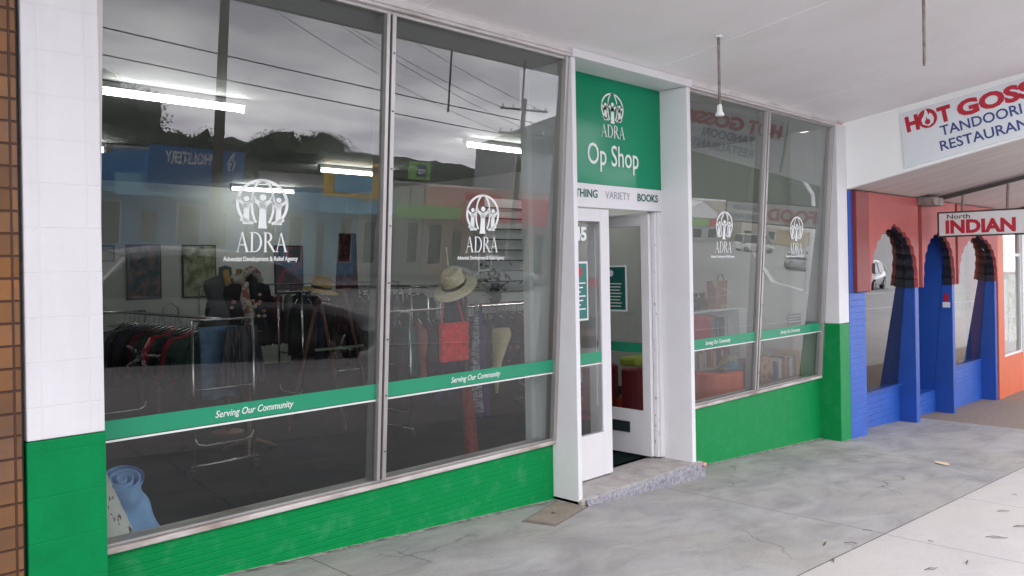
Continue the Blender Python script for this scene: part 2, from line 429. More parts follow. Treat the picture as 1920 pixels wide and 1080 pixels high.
# ------------------------------------------------------------------ GROUND
tag(sheet(lin(-20, 12.1, 60), lin(-1.78, .30, 6)).build('footpath', M['conc_dark']), kind='structure')
def concrete(mt, dark, light, warm, smc=(.74,.74,.76)):
    t = mt.node_tree; L = t.links.new; b = t.nodes['Principled BSDF']
    tcn = t.nodes.new('ShaderNodeTexCoord')
    def nz(scale, dist, st, detail=8, rough=.6):
        mp = t.nodes.new('ShaderNodeMapping'); mp.inputs['Scale'].default_value = st; mp.inputs['Rotation'].default_value = (0,0,R(-25)); L(tcn.outputs['Object'], mp.inputs[0])
        n = t.nodes.new('ShaderNodeTexNoise'); n.inputs['Scale'].default_value = scale; n.inputs['Detail'].default_value = detail; n.inputs['Distortion'].default_value = dist; n.inputs['Roughness'].default_value = rough
        L(mp.outputs[0], n.inputs['Vector']); return n.outputs['Fac']
    def ramp(src, a, b_, c0, c1):
        r = t.nodes.new('ShaderNodeValToRGB'); r.color_ramp.elements[0].position = a; r.color_ramp.elements[1].position = b_
        r.color_ramp.elements[0].color = list(c0)+[1]; r.color_ramp.elements[1].color = list(c1)+[1]; L(src, r.inputs[0]); return r.outputs[0]
    def mix(f, a, b_, mode='MIX'):
        m_ = t.nodes.new('ShaderNodeMix'); m_.data_type = 'RGBA'; m_.blend_type = mode
        if isinstance(f, float): m_.inputs[0].default_value = f
        else: L(f, m_.inputs[0])
        for k, v in ((6,a),(7,b_)):
            if isinstance(v, tuple): m_.inputs[k].default_value = list(v)+[1]
            else: L(v, m_.inputs[k])
        return m_.outputs[2]
    base = ramp(nz(1.9, .6, (.8,1.5,1)), .30, .68, dark, light)
    wm = ramp(nz(.7, .5, (1,1,1)), .45, .7, (0,0,0), (1,1,1))
    base = mix(wm, base, mix(.6, base, warm))
    sm = ramp(nz(3.4, .8, (.55,1.9,1), 10, .70), .52, .72, (1,1,1), smc); base = mix(1.0, base, sm, 'MULTIPLY')
    gr = ramp(nz(160, 0, (1,1,1), 3), .3, .7, (.86,.86,.86), (1.1,1.1,1.1)); base = mix(1.0, base, gr, 'MULTIPLY')
    v = t.nodes.new('ShaderNodeTexVoronoi'); v.inputs['Scale'].default_value = 2.6; v.inputs['Randomness'].default_value = 1; L(tcn.outputs['Object'], v.inputs['Vector'])
    sp_ = ramp(v.outputs['Distance'], .018, .03, (.45,.44,.43), (1,1,1)); base = mix(1.0, base, sp_, 'MULTIPLY')
    # fine wandering cracks
    nw = t.nodes.new('ShaderNodeTexNoise'); nw.inputs['Scale'].default_value = 2.5; nw.inputs['Detail'].default_value = 6; L(tcn.outputs['Object'], nw.inputs['Vector'])
    vm = t.nodes.new('ShaderNodeVectorMath'); vm.operation = 'MULTIPLY_ADD'; vm.inputs[1].default_value = (.5,.5,.5); L(nw.outputs['Color'], vm.inputs[0]); L(tcn.outputs['Object'], vm.inputs[2])
    vc = t.nodes.new('ShaderNodeTexVoronoi'); vc.feature = 'DISTANCE_TO_EDGE'; vc.inputs['Scale'].default_value = .55; L(vm.outputs[0], vc.inputs['Vector'])
    ck = ramp(vc.outputs['Distance'], .0, .006, (1,1,1), (0,0,0)); cm = ramp(nz(.9, .2, (1,1,1)), .50, .58, (0,0,0), (.6,.6,.6))
    cc_ = mix(1.0, ck, cm, 'MULTIPLY'); base = mix(cc_, base, (.06,.06,.06))
    L(base, b.inputs['Base Color'])
concrete(M['conc_dark'], (.205,.205,.213), (.375,.372,.38), (.36,.34,.30))
concrete(M['conc_light'], (.40,.378,.38), (.455,.432,.43), (.44,.42,.39), (.95,.95,.95))
joints(M['conc_dark'], (5.575, 3.1), 'X', .005)
tag(sheet(lin(12.1, 60, 60), lin(-1.78, .30, 6)).build('footpath', M['agg']), kind='structure')
tag(sheet(lin(-20, 60, 120), lin(-4.6, -1.786, 6)).build('pale_footpath', M['conc_light']), kind='structure')
joints(M['conc_light'], (5.56, 1.6), 'X', .004)
tag(sheet(lin(-20, 60, 120), lin(-4.6, .45, 6), -.03).build('path_bedding', mat('joint_dirt',(.05,.045,.04),.9,var=.3,scale=20)), kind='structure')
mbk = MB()
xs = lin(-20, 60, 60)
for a, b in zip(xs[:-1], xs[1:]):
    mbk.hexa([(a,-4.78,G(a,-5)-.05),(b,-4.78,G(b,-5)-.05),(b,-4.603,G(b,-5)-.05),(a,-4.603,G(a,-5)-.05),(a,-4.78,G(a,-4)),(b,-4.78,G(b,-4)),(b,-4.603,G(b,-4)),(a,-4.603,G(a,-4))])
tag(mbk.build('kerb', M['kerb']), kind='structure')
tag(sheet(lin(-60, 60, 80)+lin(64, 400, 40), [-400,-200,-120,-80,-50,-24.0]+lin(-23.9,-4.7,10)).build('road', M['asphalt']), kind='structure')
opp = sheet(lin(-40, 38, 40), lin(-26, -21.6, 4), .15)
tag(opp.build('far_footpath', M['conc_light']), kind='structure')
# white road markings (lane lines and the curved turning line)
def ribbon(pts, wd, name):
    mb = MB(); L_ = []; R_ = []
    for i, p in enumerate(pts):
        a = Vector(pts[max(i-1,0)]); b = Vector(pts[min(i+1,len(pts)-1)])
        t = (b-a).normalized(); n = Vector((-t.y, t.x))
        for s_, L2 in ((1,L_),(-1,R_)):
            q = Vector(p)+n*wd/2*s_; L2.append((q.x,q.y,G(q.x,q.y)+.012))
    vs = L_+R_; k = len(pts)
    return tag(mb.add(vs, [(i,i+1,k+i+1,k+i) for i in range(k-1)]).build(name, M['paintline']), kind='structure')
ribbon([(x,-7.1) for x in lin(-20,70,60)], .12, 'road_markings')
for x0 in range(-18, 60, 7):
    ribbon([(x,-10.6) for x in lin(x0,x0+3,4)], .14, 'road_markings')
ribbon([(x,-14.2) for x in lin(-20,30,50)], .12, 'road_markings')
ribbon([(x,-14.6) for x in lin(-20,30,50)], .12, 'road_markings')
ribbon([(30+ 16*math.sin(R(a)), -14.6-20*(1-math.cos(R(a)))) for a in range(0, 95, 5)], .14, 'road_markings')
ribbon([(x,-19.2) for x in lin(-20,34,50)], .12, 'road_markings')
ribbon([(40+ 26*math.sin(R(a)), -9-18*(1-math.cos(R(a)))) for a in range(0, 120, 5)], .16, 'road_markings')
ribbon([(34,-10),(45,-16.6),(54,-23),(68,-31),(92,-45),(140,-70)], .38, 'road_markings')
for k in range(9):
    ribbon([(9+k*2.6, -19.3),(9+k*2.6, -21.4)], .1, 'road_markings')

# ------------------------------------------------------------------ OP SHOP BUILDING
shop = empty('charity_shop', (5.0, 0.25, 0.0), 'white and green corner-free charity shop front with raked glass and open door', 'shop building')
shop['label'] = 'charity shop front painted white and green with raked show windows and a central door'
# piers
o = MB().box(1.01,1.32,0.0,.34,1.003,3.25).build('pier', M['white_block'], shop, bevel=.006)
MB().box(1.008,1.322,-.003,.34,-.6,1.0).build('painted_base', M['green_block'], o, bevel=.006)
o = MB().box(9.12,9.385,0.0,.25,1.003,3.25).build('pier', M['white'], shop, bevel=.006)
MB().box(9.118,9.388,-.003,.25,-.9,1.0).build('painted_base', M['green_smooth'], o, bevel=.006)
# low walls
MB().box(1.32,4.555,.24,.40,-.5,.379).build('base_wall', M['green_brick'], shop)
MB().box(6.13,9.12,.24,.40,-.7,.379).build('base_wall', M['green_smooth'], shop)
# door jamb fins
for a, b in ((4.56,4.605),(6.075,6.13)):
    MB().box(a,b,0,.43,-.2,3.2215).build('door_jamb', M['white'], shop, bevel=.004)
# head trim across the front, worn timber over the windows
t = MB(); t.box(1.32,4.56,-.008,.07,3.243,3.292); t.box(1.32,4.56,.0,.11,3.222,3.2425)
t.build('head_trim', M['head'], shop, bevel=.004)
t = MB(); t.box(6.13,9.12,-.008,.07,3.243,3.292); t.box(6.13,9.12,.0,.11,3.222,3.2425)
t.build('head_trim', M['head'], shop, bevel=.004)
t = MB(); t.box(4.56,6.13,-.02,.02,3.222,3.285); t.box(4.606,6.074,.0,.28,3.225,3.26)
t.build('head_trim', M['white'], shop, bevel=.004)

EMB_R = None
def emblem(parent, O, U, wd, ht, mt, Nn):
    """globe emblem of three figures with raised arms"""
    X = Vector((1,0,0)); O = Vector(O); U = Vector(U)
    mb = MB(); T = .0012
    def P(u, v): return O + X*(u*wd/2) + U*(v*ht/2) 
    def strip(pts, w0, closed=False):
        n = len(pts)
        L_ = []; R_ = []
        for i, p in enumerate(pts):
            a = pts[(i-1) % n] if (closed or i) else pts[0]; b = pts[(i+1) % n] if (closed or i < n-1) else pts[-1]
            tx, ty = b[0]-a[0], b[1]-a[1]; l = math.hypot(tx, ty) or 1
            ww = w0[i] if isinstance(w0, list) else w0
            L_.append(P(p[0]-ty/l*ww/2, p[1]+tx/l*ww/2)); R_.append(P(p[0]+ty/l*ww/2, p[1]-tx/l*ww/2))
        vs = L_+R_; k = len(pts); rng = range(k if closed else k-1)
        mb.add([v+Nn*T for v in vs], [(i,(i+1)%k,k+(i+1)%k,k+i) for i in rng])
    ring = [(math.cos(R(a))*.95, .02+math.sin(R(a))*.95) for a in range(-50, 231, 8)]
    strip(ring, .11)
    for sgn in (-1, 1):
        strip([(sgn*.42*math.sin(R(a)), .02+.95*math.cos(R(a))) for a in range(0, 150, 8)], .09)
        strip([(sgn*(.35+.5*t_), -.78+.16*t_) for t_ in lin(0,1,4)], .12)
    def figure(cx_, s, top):
        hd = [(cx_+.13*s*math.cos(R(a)), top+.13*s*math.sin(R(a))) for a in range(0,360,24)]
        mb.add([P(*q)+Nn*T*1.5 for q in hd], [tuple(range(len(hd)))])
        for sg in (-1,1):
            strip([(cx_+sg*.40*s, top+.10*s),(cx_+sg*.30*s, top-.12*s),(cx_+sg*.10*s, top-.26*s),(cx_+sg*.03*s, top-.45*s)], [.10*s,.13*s,.2*s,.2*s])
        strip([(cx_, top-.18*s),(cx_, top-.6*s),(cx_, top-1.1*s),(cx_,-.98 if cx_==0 else -.82)], [.26*s,.26*s,.30*s,.36*s])
    figure(0, 1.0, .28); figure(-.62, .8, .2); figure(.62, .8, .2)
    return mb.build('emblem', mt, parent)

def serif_word(parent, word, O, U, wd, ht, mt, Nn):
    """roman capitals A D R drawn with thick and thin strokes and small serifs"""
    X = Vector((1,0,0)); O = Vector(O); U = Vector(U); mb = MB()
    adv = {'A': .98, 'D': 1.02, 'R': .9}
    tot = sum(adv[c] for c in word); k = wd/tot; x = -wd/2
    def quad(a, b, w0, w1=None):
        w1 = w0 if w1 is None else w1
        mb.add([pt(a[0]-w0/2,a[1]),pt(a[0]+w0/2,a[1]),pt(b[0]+w1/2,b[1]),pt(b[0]-w1/2,b[1])],[(0,1,2,3)])
    def pt(u, v): return O + X*(x+u*k) + U*(v*ht) + Nn*.0012
    def bowl(cx_, cy_, rx, ry):
        n = 12
        A_ = [(cx_+rx*math.sin(math.pi*i/n), cy_+ry*math.cos(math.pi*i/n)) for i in range(n+1)]
        B_ = [(cx_+max(0,rx-.15)*math.sin(math.pi*i/n), cy_+(ry-.045)*math.cos(math.pi*i/n)) for i in range(n+1)]
        mb.add([pt(*q) for q in A_+B_], [(i,i+1,n+2+i,n+1+i) for i in range(n)])
    for c in word:
        if c == 'A':
            quad((.14,0),(.46,1),.05); quad((.84,0),(.46,1.0),.16,.10); quad((.27,.33),(.27,.38),.0); mb.add([pt(.25,.34),pt(.70,.34),pt(.69,.385),pt(.27,.385)],[(0,1,2,3)])
            mb.add([pt(.02,0),pt(.27,0),pt(.27,.03),pt(.02,.03)],[(0,1,2,3)]); mb.add([pt(.68,0),pt(.98,0),pt(.98,.03),pt(.68,.03)],[(0,1,2,3)])
        elif c == 'D':
            quad((.2,0),(.2,1),.14); mb.add([pt(.04,0),pt(.4,0),pt(.4,.045),pt(.04,.045)],[(0,1,2,3)]); mb.add([pt(.04,.955),pt(.4,.955),pt(.4,1),pt(.04,1)],[(0,1,2,3)]); bowl(.4,.5,.54,.5)
        else:
            quad((.18,0),(.18,1),.14); mb.add([pt(.04,0),pt(.34,0),pt(.34,.03),pt(.04,.03)],[(0,1,2,3)]); mb.add([pt(.04,.955),pt(.36,.955),pt(.36,1),pt(.04,1)],[(0,1,2,3)])
            bowl(.34,.755,.34,.245); quad((.86,0),(.40,.52),.16); mb.add([pt(.2,.5),pt(.42,.5),pt(.42,.545),pt(.2,.545)],[(0,1,2,3)])
        x += adv[c]*k
    return mb.build('lettering', mt, parent)

GN = Vector((0,-1,-.0669)).normalized()
def gp(x, z, d=.004): return Vector((x, gy(z), z)) + GN*d
def window(x0, x1, xm, logos, texts, left_edge=True):
    fr = MB()
    rbox(fr, x0, x0+.035, .411, 3.222, -.03, .05)
    rbox(fr, x1-.035, x1, .411, 3.222, -.035, .05)
    rbox(fr, x0+.035, x1-.035, .411, .424, -.014, .05)
    rbox(fr, x0+.035, x1-.035, 3.202, 3.222, -.02, .05)
    wdw = fr.build('window', M['alu'], shop, bevel=.002)
    sl = MB(); sl.box(x0, x1, .208, .39, .380, .409)
    sl.build('sill', M['sill'], wdw, bevel=.006)
    mu = MB(); rbox(mu, xm-.031, xm-.007, .425, 3.202, -.028, .09); rbox(mu, xm+.005, xm+.033, .425, 3.202, -.034, .09)
    m_ = mu.build('mullion', M['alu'], wdw, bevel=.002)
    mu = MB(); rbox(mu, xm-.007, xm+.005, .425, 3.202, -.012, .05); mu.build('mullion_gap', M['alu_dark'], wdw)
    for z in [.6+.34*i for i in range(8)]:
        c = gp(xm+.019, z, .035); MB().tube([c, c+GN*.004], .005, 8).build('screw', M['alu_dark'], wdw)
    for a, b in ((x0+.03, xm-.02), (xm+.02, x1-.03)):
        g = MB(); rbox(g, a, b, .415, 3.207, 0, .006); g.build('pane', M['glass'], wdw)
    for a, b in ((x0+.035, xm-.032), (xm+.034, x1-.035)):
        g = MB(); rbox(g, a, b, .922, 1.012, -.0022, -.0006); g.build('green_band', M['vin_green'], wdw)
        g = MB(); rbox(g, a, b, .908, .918, -.0022, -.0006); g.build('white_line', M['vin_white'], wdw)
    for lx in logos:
        emblem(wdw, gp(lx, 2.055), GU, .30, .26, M['vin_white'], GN)
        serif_word(wdw, 'ADRA', gp(lx, 1.803), GU, .30, .105, M['vin_white'], GN)
        text('Adventist Development & Relief Agency', .034, gp(lx, 1.756, .003), (1,0,0), GU, M['vin_white'], 'lettering', wdw, width=.43, align='CENTER', bold=.0005)
    for tx in texts:
        text('Serving Our Community', .052, gp(tx, .951, .004), (1,0,0), GU, M['vin_white'], 'lettering', wdw, width=.45, align='CENTER', shear=.22, bold=.0004)
    return wdw
window(1.32, 4.56, 2.965, (2.17, 3.77), (2.15, 3.755))
window(6.13, 9.12, 7.60, (6.88, 8.365), (6.86, 8.335))

# reveal walls either side, seen through the glass
MB().box(4.505,4.556,.405,.47,.0,3.2).build('reveal', M['inner'], shop)
# sign panel over the door
sp = MB().box(4.606,6.074,.275,.31,2.355,3.2249).build('sign_panel', M['sign_green'], shop)
SN = Vector((0,-1,0)); 
emblem(sp, (5.39,.273,2.985), (0,0,1), .30, .25, M['vin_white'], SN)
serif_word(sp, 'ADRA', (5.395,.273,2.745), Vector((0,0,1)), .32, .105, M['vin_white'], SN)
text('Op Shop', .245, (5.06,.272,2.515), (1,0,0), (0,0,1), M['vin_white'], 'lettering', sp, width=.68, bold=.001)
ln = MB().box(4.606,6.074,.272,.312,2.165,2.353).build('lintel_panel', M['sign_white'], shop, bevel=.002)
text('CLOTHING', .088, (4.715,.270,2.245), (1,0,0), (0,0,1), M['dk_green_txt'], 'lettering', ln, width=.46, bold=.0022)
text('VARIETY', .088, (5.275,.270,2.245), (1,0,0), (0,0,1), M['grey_txt'], 'lettering', ln, width=.335, bold=-.0005)
text('BOOKS', .088, (5.715,.270,2.245), (1,0,0), (0,0,1), M['dk_green_txt'], 'lettering', ln, width=.30, bold=.0022)
# door frame posts
MB().box(6.02,6.074,.28,.36,.015,2.16).build('door_frame', M['white'], shop, bevel=.004)
MB().box(6.0,6.02,.30,.34,.015,2.16).build('door_frame', M['chip_white'], shop, bevel=.003)
# step
st = MB().box(4.56,6.16,-.03,.46,-.045,0.0).build('door_step', M['step'], shop, bevel=.012)
n_ = MB()
random.seed(3)
xs = lin(4.60, 6.18, 60)
front = []
for i, x in enumerate(xs):
    front.append((x, -.036-.012*noise.noise(Vector((x*9,0,0)))-.01, -.006+.006*noise.noise(Vector((x*20,3,0)))))
vs = []
for x, y, z in front:
    vs += [(x, -.0, z+.006), (x, y+.012, z), (x, y-.004, z-.035), (x, y-.012, -.20)]
n_.add(vs, [(i*4+j, i*4+j+1, (i+1)*4+j+1, (i+1)*4+j) for i in range(len(xs)-1) for j in range(3)])
n_.build('chipped_nosing', M['chip'], st)
r_ = MB(); 
for k in range(9):
    c = Vector((6.17+random.uniform(-.025,.03), -.04+random.uniform(-.02,.03), -.035+random.uniform(-.06,.025)))
    r_.lathe([(0,-.02),(.018,-.012),(.024,0),(.016,.014),(0,.02)], c, 7)
r_.build('painted_rubble_end', M['chip_red'], st)
# fixed door leaf
def leaf(mb, x0, x1, y, t, zb, zt, st_=.1):
    mb.box(x0, x0+st_, y, y+t, zb, zt); mb.box(x1-st_, x1, y, y+t, zb, zt)
    mb.box(x0+st_, x1-st_, y, y+t, zb, .36); mb.box(x0+st_, x1-st_, y, y+t, 2.055, zt)
mb = MB(); leaf(mb, 4.66, 5.335, .285, .045, .012, 2.155, .115)
dl = mb.build('door', M['white'], shop, bevel=.003)
tag(dl, 'closed fixed door leaf with street number on its glass')
MB().box(4.776,5.219,.30,.306,.361,2.054).build('glass', M['dglass'], dl)
MB().box(4.776,5.219,.296,.2975,.925,1.01).build('green_band', M['vin_green'], dl)
MB().box(4.776,5.219,.296,.2975,.908,.918).build('white_line', M['vin_white'], dl)
text('45', .145, (4.908,.296,1.905), (1,0,0), (0,0,1), M['vin_white'], 'street_number', dl, width=.15, bold=.006)
nb = MB().box(4.80,5.065,.296,.2985,1.27,1.735).build('notice', M['vin_white'], dl)
MB().box(4.812,5.05,.2935,.2952,1.285,1.72).build('notice_field', mat('teal_notice',(.01,.16,.14),.4,var=.05), nb)
r_ = MB(); r_.lathe([(0,0),(.042,0),(.042,.002),(0,.002)], (0,0,0), 20, M=Matrix.Rotation(R(90),3,'X'))
r_.v = [(a+4.95,b+.2925,c+1.655) for a,b,c in r_.v]; r_.build('notice_badge', M['redletter'], nb)
nl = MB()
for i in range(7): nl.box(4.84,5.03-.03*(i%3),.2922,.2934,1.56-i*.034,1.57-i*.034)
nl.build('notice_print', M['vin_white'], nb)
# opened leaf, hinged on the right jamb and swung inward
mb = MB()
X_ = 5.992
def yleaf(mb, x, t, y0, y1, zb, zt, s=.085):
    mb.box(x-t, x, y0, y0+s, zb, zt); mb.box(x-t, x, y1-s, y1, zb, zt)
    mb.box(x-t, x, y0+s, y1-s, zb, .41); mb.box(x-t, x, y0+s, y1-s, 2.045, zt)
yleaf(mb, X_, .04, .335, 1.02, .02, 2.15)
od = mb.build('door', M['white'], shop, bevel=.003)
tag(od, 'opened door leaf with letter slot and green notice')
MB().box(X_-.024,X_-.018,.42,.935,.411,2.044).build('glass', M['dglass'], od)
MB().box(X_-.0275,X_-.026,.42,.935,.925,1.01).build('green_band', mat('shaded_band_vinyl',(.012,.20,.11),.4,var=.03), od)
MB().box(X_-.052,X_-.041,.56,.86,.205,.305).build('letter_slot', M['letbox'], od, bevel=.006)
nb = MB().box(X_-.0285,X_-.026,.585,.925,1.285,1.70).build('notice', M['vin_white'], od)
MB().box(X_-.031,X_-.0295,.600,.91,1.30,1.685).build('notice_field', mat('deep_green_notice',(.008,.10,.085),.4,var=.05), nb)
r_ = MB()
for i in range(8): r_.box(X_-.0335,X_-.032,.64+.01*(i%3),.87-.02*(i%2),1.53-i*.029,1.538-i*.029)
r_.lathe([(0,0),(.03,0),(.03,.002),(0,.002)], (X_-.0335,.76,1.63), 14, M=Matrix.Rotation(R(90),3,'Y'))
r_.build('notice_print', M['vin_white'], nb)
# interior shell
iw = MB(); iw.box(-3.0,9.3,10.0,10.15,0.0,3.25); iw.build('back_wall_lining', M['shopwall'], shop)
iw = MB(); iw.box(9.3,9.384,.57,10.0,0.0,3.25); iw.build('side_wall_lining', M['shopwall'], shop)
iw = MB(); iw.box(-3.15,-3.0,.345,10.0,0.0,3.25); iw.build('side_wall_lining', M['shopwall'], shop)
iw = MB(); iw.box(-3.0,1.01,.345,.5,0.0,3.25); iw.build('side_wall_lining', M['shopwall'], shop)
ic = MB(); ic.box(-3.0,9.3,.505,10.0,3.202,3.26); ic.box(1.33,4.559,.106,.504,3.203,3.26); ic.box(6.131,9.119,.106,.504,3.203,3.26); ic.box(4.606,6.07,.43,.504,3.203,3.26); ic.build('ceiling_lining', M['shopceil'], shop)
MB().box(1.34,1.40,.415,.52,0.0,3.2).build('reveal', M['inner'], shop)
MB().box(9.14,9.384,.252,.569,0.365,3.2).build('reveal', M['inner'], shop)
# slatted display panel beyond the door
sl = MB(); sl.box(6.9,7.9,3.4,3.42,.9,2.55)
pn = sl.build('display_panel', M['inner'], shop)
sl = MB()
for i in range(12): sl.box(6.9,7.9,3.385,3.40,1.0+.13*i,1.012+.13*i)
sl.build('slat_groove', M['alu_dark'], pn)
# upper storey above the awning
up = MB(); up.box(-3.2,9.39,.12,.4,3.30,6.4); up.box(-3.25,9.4,.05,.45,6.4,6.55)
up.build('parapet_wall', M['white'], shop)
tag(MB().box(-3.0,9.3,.4,10.0,-.12,0.0).build('floor', M['carpet']), kind='structure')

# ------------------------------------------------------------------ neighbouring brown tiled pier
tp = empty('tiled_pier', (0.7,0,0.2), 'brown glazed tile pier of the neighbouring shop at the left edge', 'pier')
MB().box(-.2,.989,-.012,.33,-.3,3.3).build('tile_facing', M['tile'], tp, bevel=.004)
MB().box(.99,1.002,.02,.33,-.3,3.3).build('joint_strip', M['alu_dark'], tp)
tp2 = MB().box(-3.2,-.2,.03,.36,-.3,3.3).build('rendered_wall', M['white'], tp)

# ------------------------------------------------------------------ AWNINGS
aw = empty('awning', (5,-1.4,3.4), 'wide white lined awning sloping up over the footpath in front of the charity shop', 'awning')
YE = -2.8
mb = MB()
def slab(mb, x0, x1, y0, y1, z0, s, th):
    zz = lambda y: z0 - s*y
    mb.hexa([(x0,y1,zz(y1)),(x1,y1,zz(y1)),(x1,y0,zz(y0)),(x0,y0,zz(y0)),(x0,y1,zz(y1)+th),(x1,y1,zz(y1)+th),(x1,y0,zz(y0)+th),(x0,y0,zz(y0)+th)])
cs = [-4.0, -1.6, .8, 3.2, 5.6, 8.0, 9.38]
for a, b in zip(cs[:-1], cs[1:]):
    slab(mb, a+.0015, b-.0015, .1, YE, 3.285, .145, .03)
mb.build('ceiling_sheet', M['ceil'], aw)
for b_ in cs[1:-1]:
    mb = MB(); slab(mb, b_-.018, b_+.018, .07, YE+.01, 3.2805, .145, .004); mb.build('cover_batten', M['ceil'], aw)
mb = MB(); slab(mb, -4.0, 9.38, .1, YE, 3.316, .145, .10); mb.build('roof_sheet', M['fascia'], aw)
mb = MB(); z_ = 3.285-.145*YE; mb.box(-4.0,9.38,YE-.03,YE-.001,z_-.012,z_+.42); mb.build('fascia_edge', M['fascia'], aw)
# step down to the lower restaurant awning
mb = MB()
mb.add([(9.382,0.04,2.52),(9.382,-3.0,2.52+.215*3.0),(9.382,-3.0,3.74),(9.382,0.04,3.28),(9.44,0.04,2.52),(9.44,-3.0,2.52+.215*3.0),(9.44,-3.0,3.74),(9.44,0.04,3.28)],
       [(0,1,2,3),(7,6,5,4),(0,4,5,1),(1,5,6,2),(2,6,7,3),(3,7,4,0)])
mb.build('end_panel', M['fascia'], aw)
aw2 = empty('awning', (14,-1.4,2.8), 'lower cream board-lined awning in front of the restaurant', 'awning')
mb = MB()
x = 9.445
while x < 22:
    slab(mb, x, x+.27, .1, -3.0, 2.525, .215, .02); x += .276
mb.build('lining_boards', M['board'], aw2)
mb = MB(); slab(mb, 9.445, 22, .1, -3.0, 2.548, .215, .08); mb.build('roof_sheet', mat('awning_gap_dark',(.12,.09,.08),.8,var=.1), aw2)
bs_ = mat('dark_beam_steel',(.06,.05,.045),.6,var=.2)
for x_ in (12.0, 16.0):
    mb = MB(); slab(mb, x_, x_+.07, -.1, -2.98, 2.47, .205, .05); mb.build('support_beam', bs_, aw2)
mb = MB(); mb.box(11.5,11.9,-.26,-.05,2.42,2.53); mb.build('junction_box', M['steel'], aw2, bevel=.01)

# sign on the end panel
hs = empty('restaurant_sign', (9.37,-1.9,3.1), 'white fascia sign reading HOT GOSSIP TANDOORI RESTAURANT on the awning end panel', 'sign')
SL = .13
def fpz(y, base): return base - SL*(y+.61)
# board leans with the awning: outline follows the slope
pts = [(9.378,-.64,2.70),(9.378,-.60,3.30),(9.378,-2.96,3.67),(9.378,-2.96,3.15)]
mb = MB(); mb.prism(pts, (-.02,0,0)); mb.build('board', mat('pale_sign_board',(.70,.74,.77),.4,var=.03), hs)
A_ = math.atan(.175); XD = Vector((0,-math.cos(A_),math.sin(A_))); UD = Vector((0,math.sin(A_),math.cos(A_)))
o_ = Vector((9.354,-.675,3.095))
text('H', .215, o_, XD, UD, M['redletter'], 'lettering', hs, width=.135, bold=.012)
oc = o_ + XD*.222 + UD*.078
n1 = 28
ring = MB(); q = lambda a, r, rz: oc + XD*(math.cos(a)*r) + UD*(math.sin(a)*rz)
for k in range(n1):
    a0, a1 = 2*math.pi*k/n1, 2*math.pi*(k+1)/n1
    ring.add([q(a0,.098,.103), q(a1,.098,.103), oc+Vector((-.0002,0,0)), oc+Vector((-.0002,0,0))], [(0,1,2)])
rr_ = ring.build('flame_letter', M['redletter'], hs)
fl = [(0,-.085),(.050,-.06),(.066,-.015),(.055,.03),(.035,.055),(.02,.03),(.012,.075),(-.005,.112),(-.018,.065),(-.035,.03),(-.060,.0),(-.055,-.05)]
fm = MB(); fm.add([oc + XD*a + UD*b + Vector((-.0016,0,0)) for a,b in fl], [tuple(range(len(fl)))]); fm.build('flame', mat('sign_flame_white',(.70,.74,.77),.4,var=.02), rr_)
fm = MB(); fm.add([oc + XD*(a*.45-.004) + UD*(b*.45-.030) + Vector((-.0024,0,0)) for a,b in fl], [tuple(range(len(fl)))]); fm.build('flame_core', M['redletter'], rr_)
text('T', .215, o_+XD*.325, XD, UD, M['redletter'], 'lettering', hs, width=.135, bold=.012)
text('GOSSIP', .215, o_+XD*.515, XD, UD, M['redletter'], 'lettering', hs, width=.93, bold=.011)
text('TANDOORI', .148, o_+XD*.32-UD*.145, XD, UD, M['blueletter'], 'lettering', hs, width=.76, bold=.002)
text('RESTAURANT', .148, o_+XD*.29-UD*.30, XD, UD, M['blueletter'], 'lettering', hs, width=.92, bold=.002)

# hanging restaurant sign
hg = empty('hanging_sign', (12,-1.5,2.17), 'hanging sign reading North INDIAN FOOD on rods under the lower awning', 'sign')
MB().box(11.985,12.03,-2.82,-.17,2.025,2.325).build('board', mat('hanging_board_white',(.72,.73,.72),.4,var=.03), hs if False else hg)
mb = MB(); 
mb.box(11.978,12.037,-2.84,-.15,2.005,2.024); mb.box(11.978,12.037,-2.84,-.15,2.326,2.345); mb.box(11.978,12.037,-.169,-.15,2.0245,2.3255); mb.box(11.978,12.037,-2.84,-2.821,2.0245,2.3255)
mb.build('frame', M['alu_dark'], hg)
XY = (0,-1,0)
text('North', .085, (11.982,-.27,2.248), XY, (0,0,1), M['alu_dark'], 'lettering', hg, width=.28, bold=.001)
text('INDIAN', .235, (11.982,-.25,2.06), XY, (0,0,1), M['redletter'], 'lettering', hg, width=.83, bold=.011)
text('FOOD', .26, (11.982,-1.30,2.075), XY, (0,0,1), M['redletter'], 'lettering', hg, width=.80, bold=.012)
text('EAT IN OR', .11, (11.982,-2.26,2.20), XY, (0,0,1), M['blueletter'], 'lettering', hg, width=.44, bold=.001)
text('TAKE AWAY', .11, (11.982,-2.26,2.065), XY, (0,0,1), M['blueletter'], 'lettering', hg, width=.50, bold=.001)
for y in (-.45,-.98,-2.5):
    MB().tube([(12.01,y,2.34),(12.03,y-.01,2.475+.205*-y+.01)], .018, 8).build('rod', M['steel'], hg)

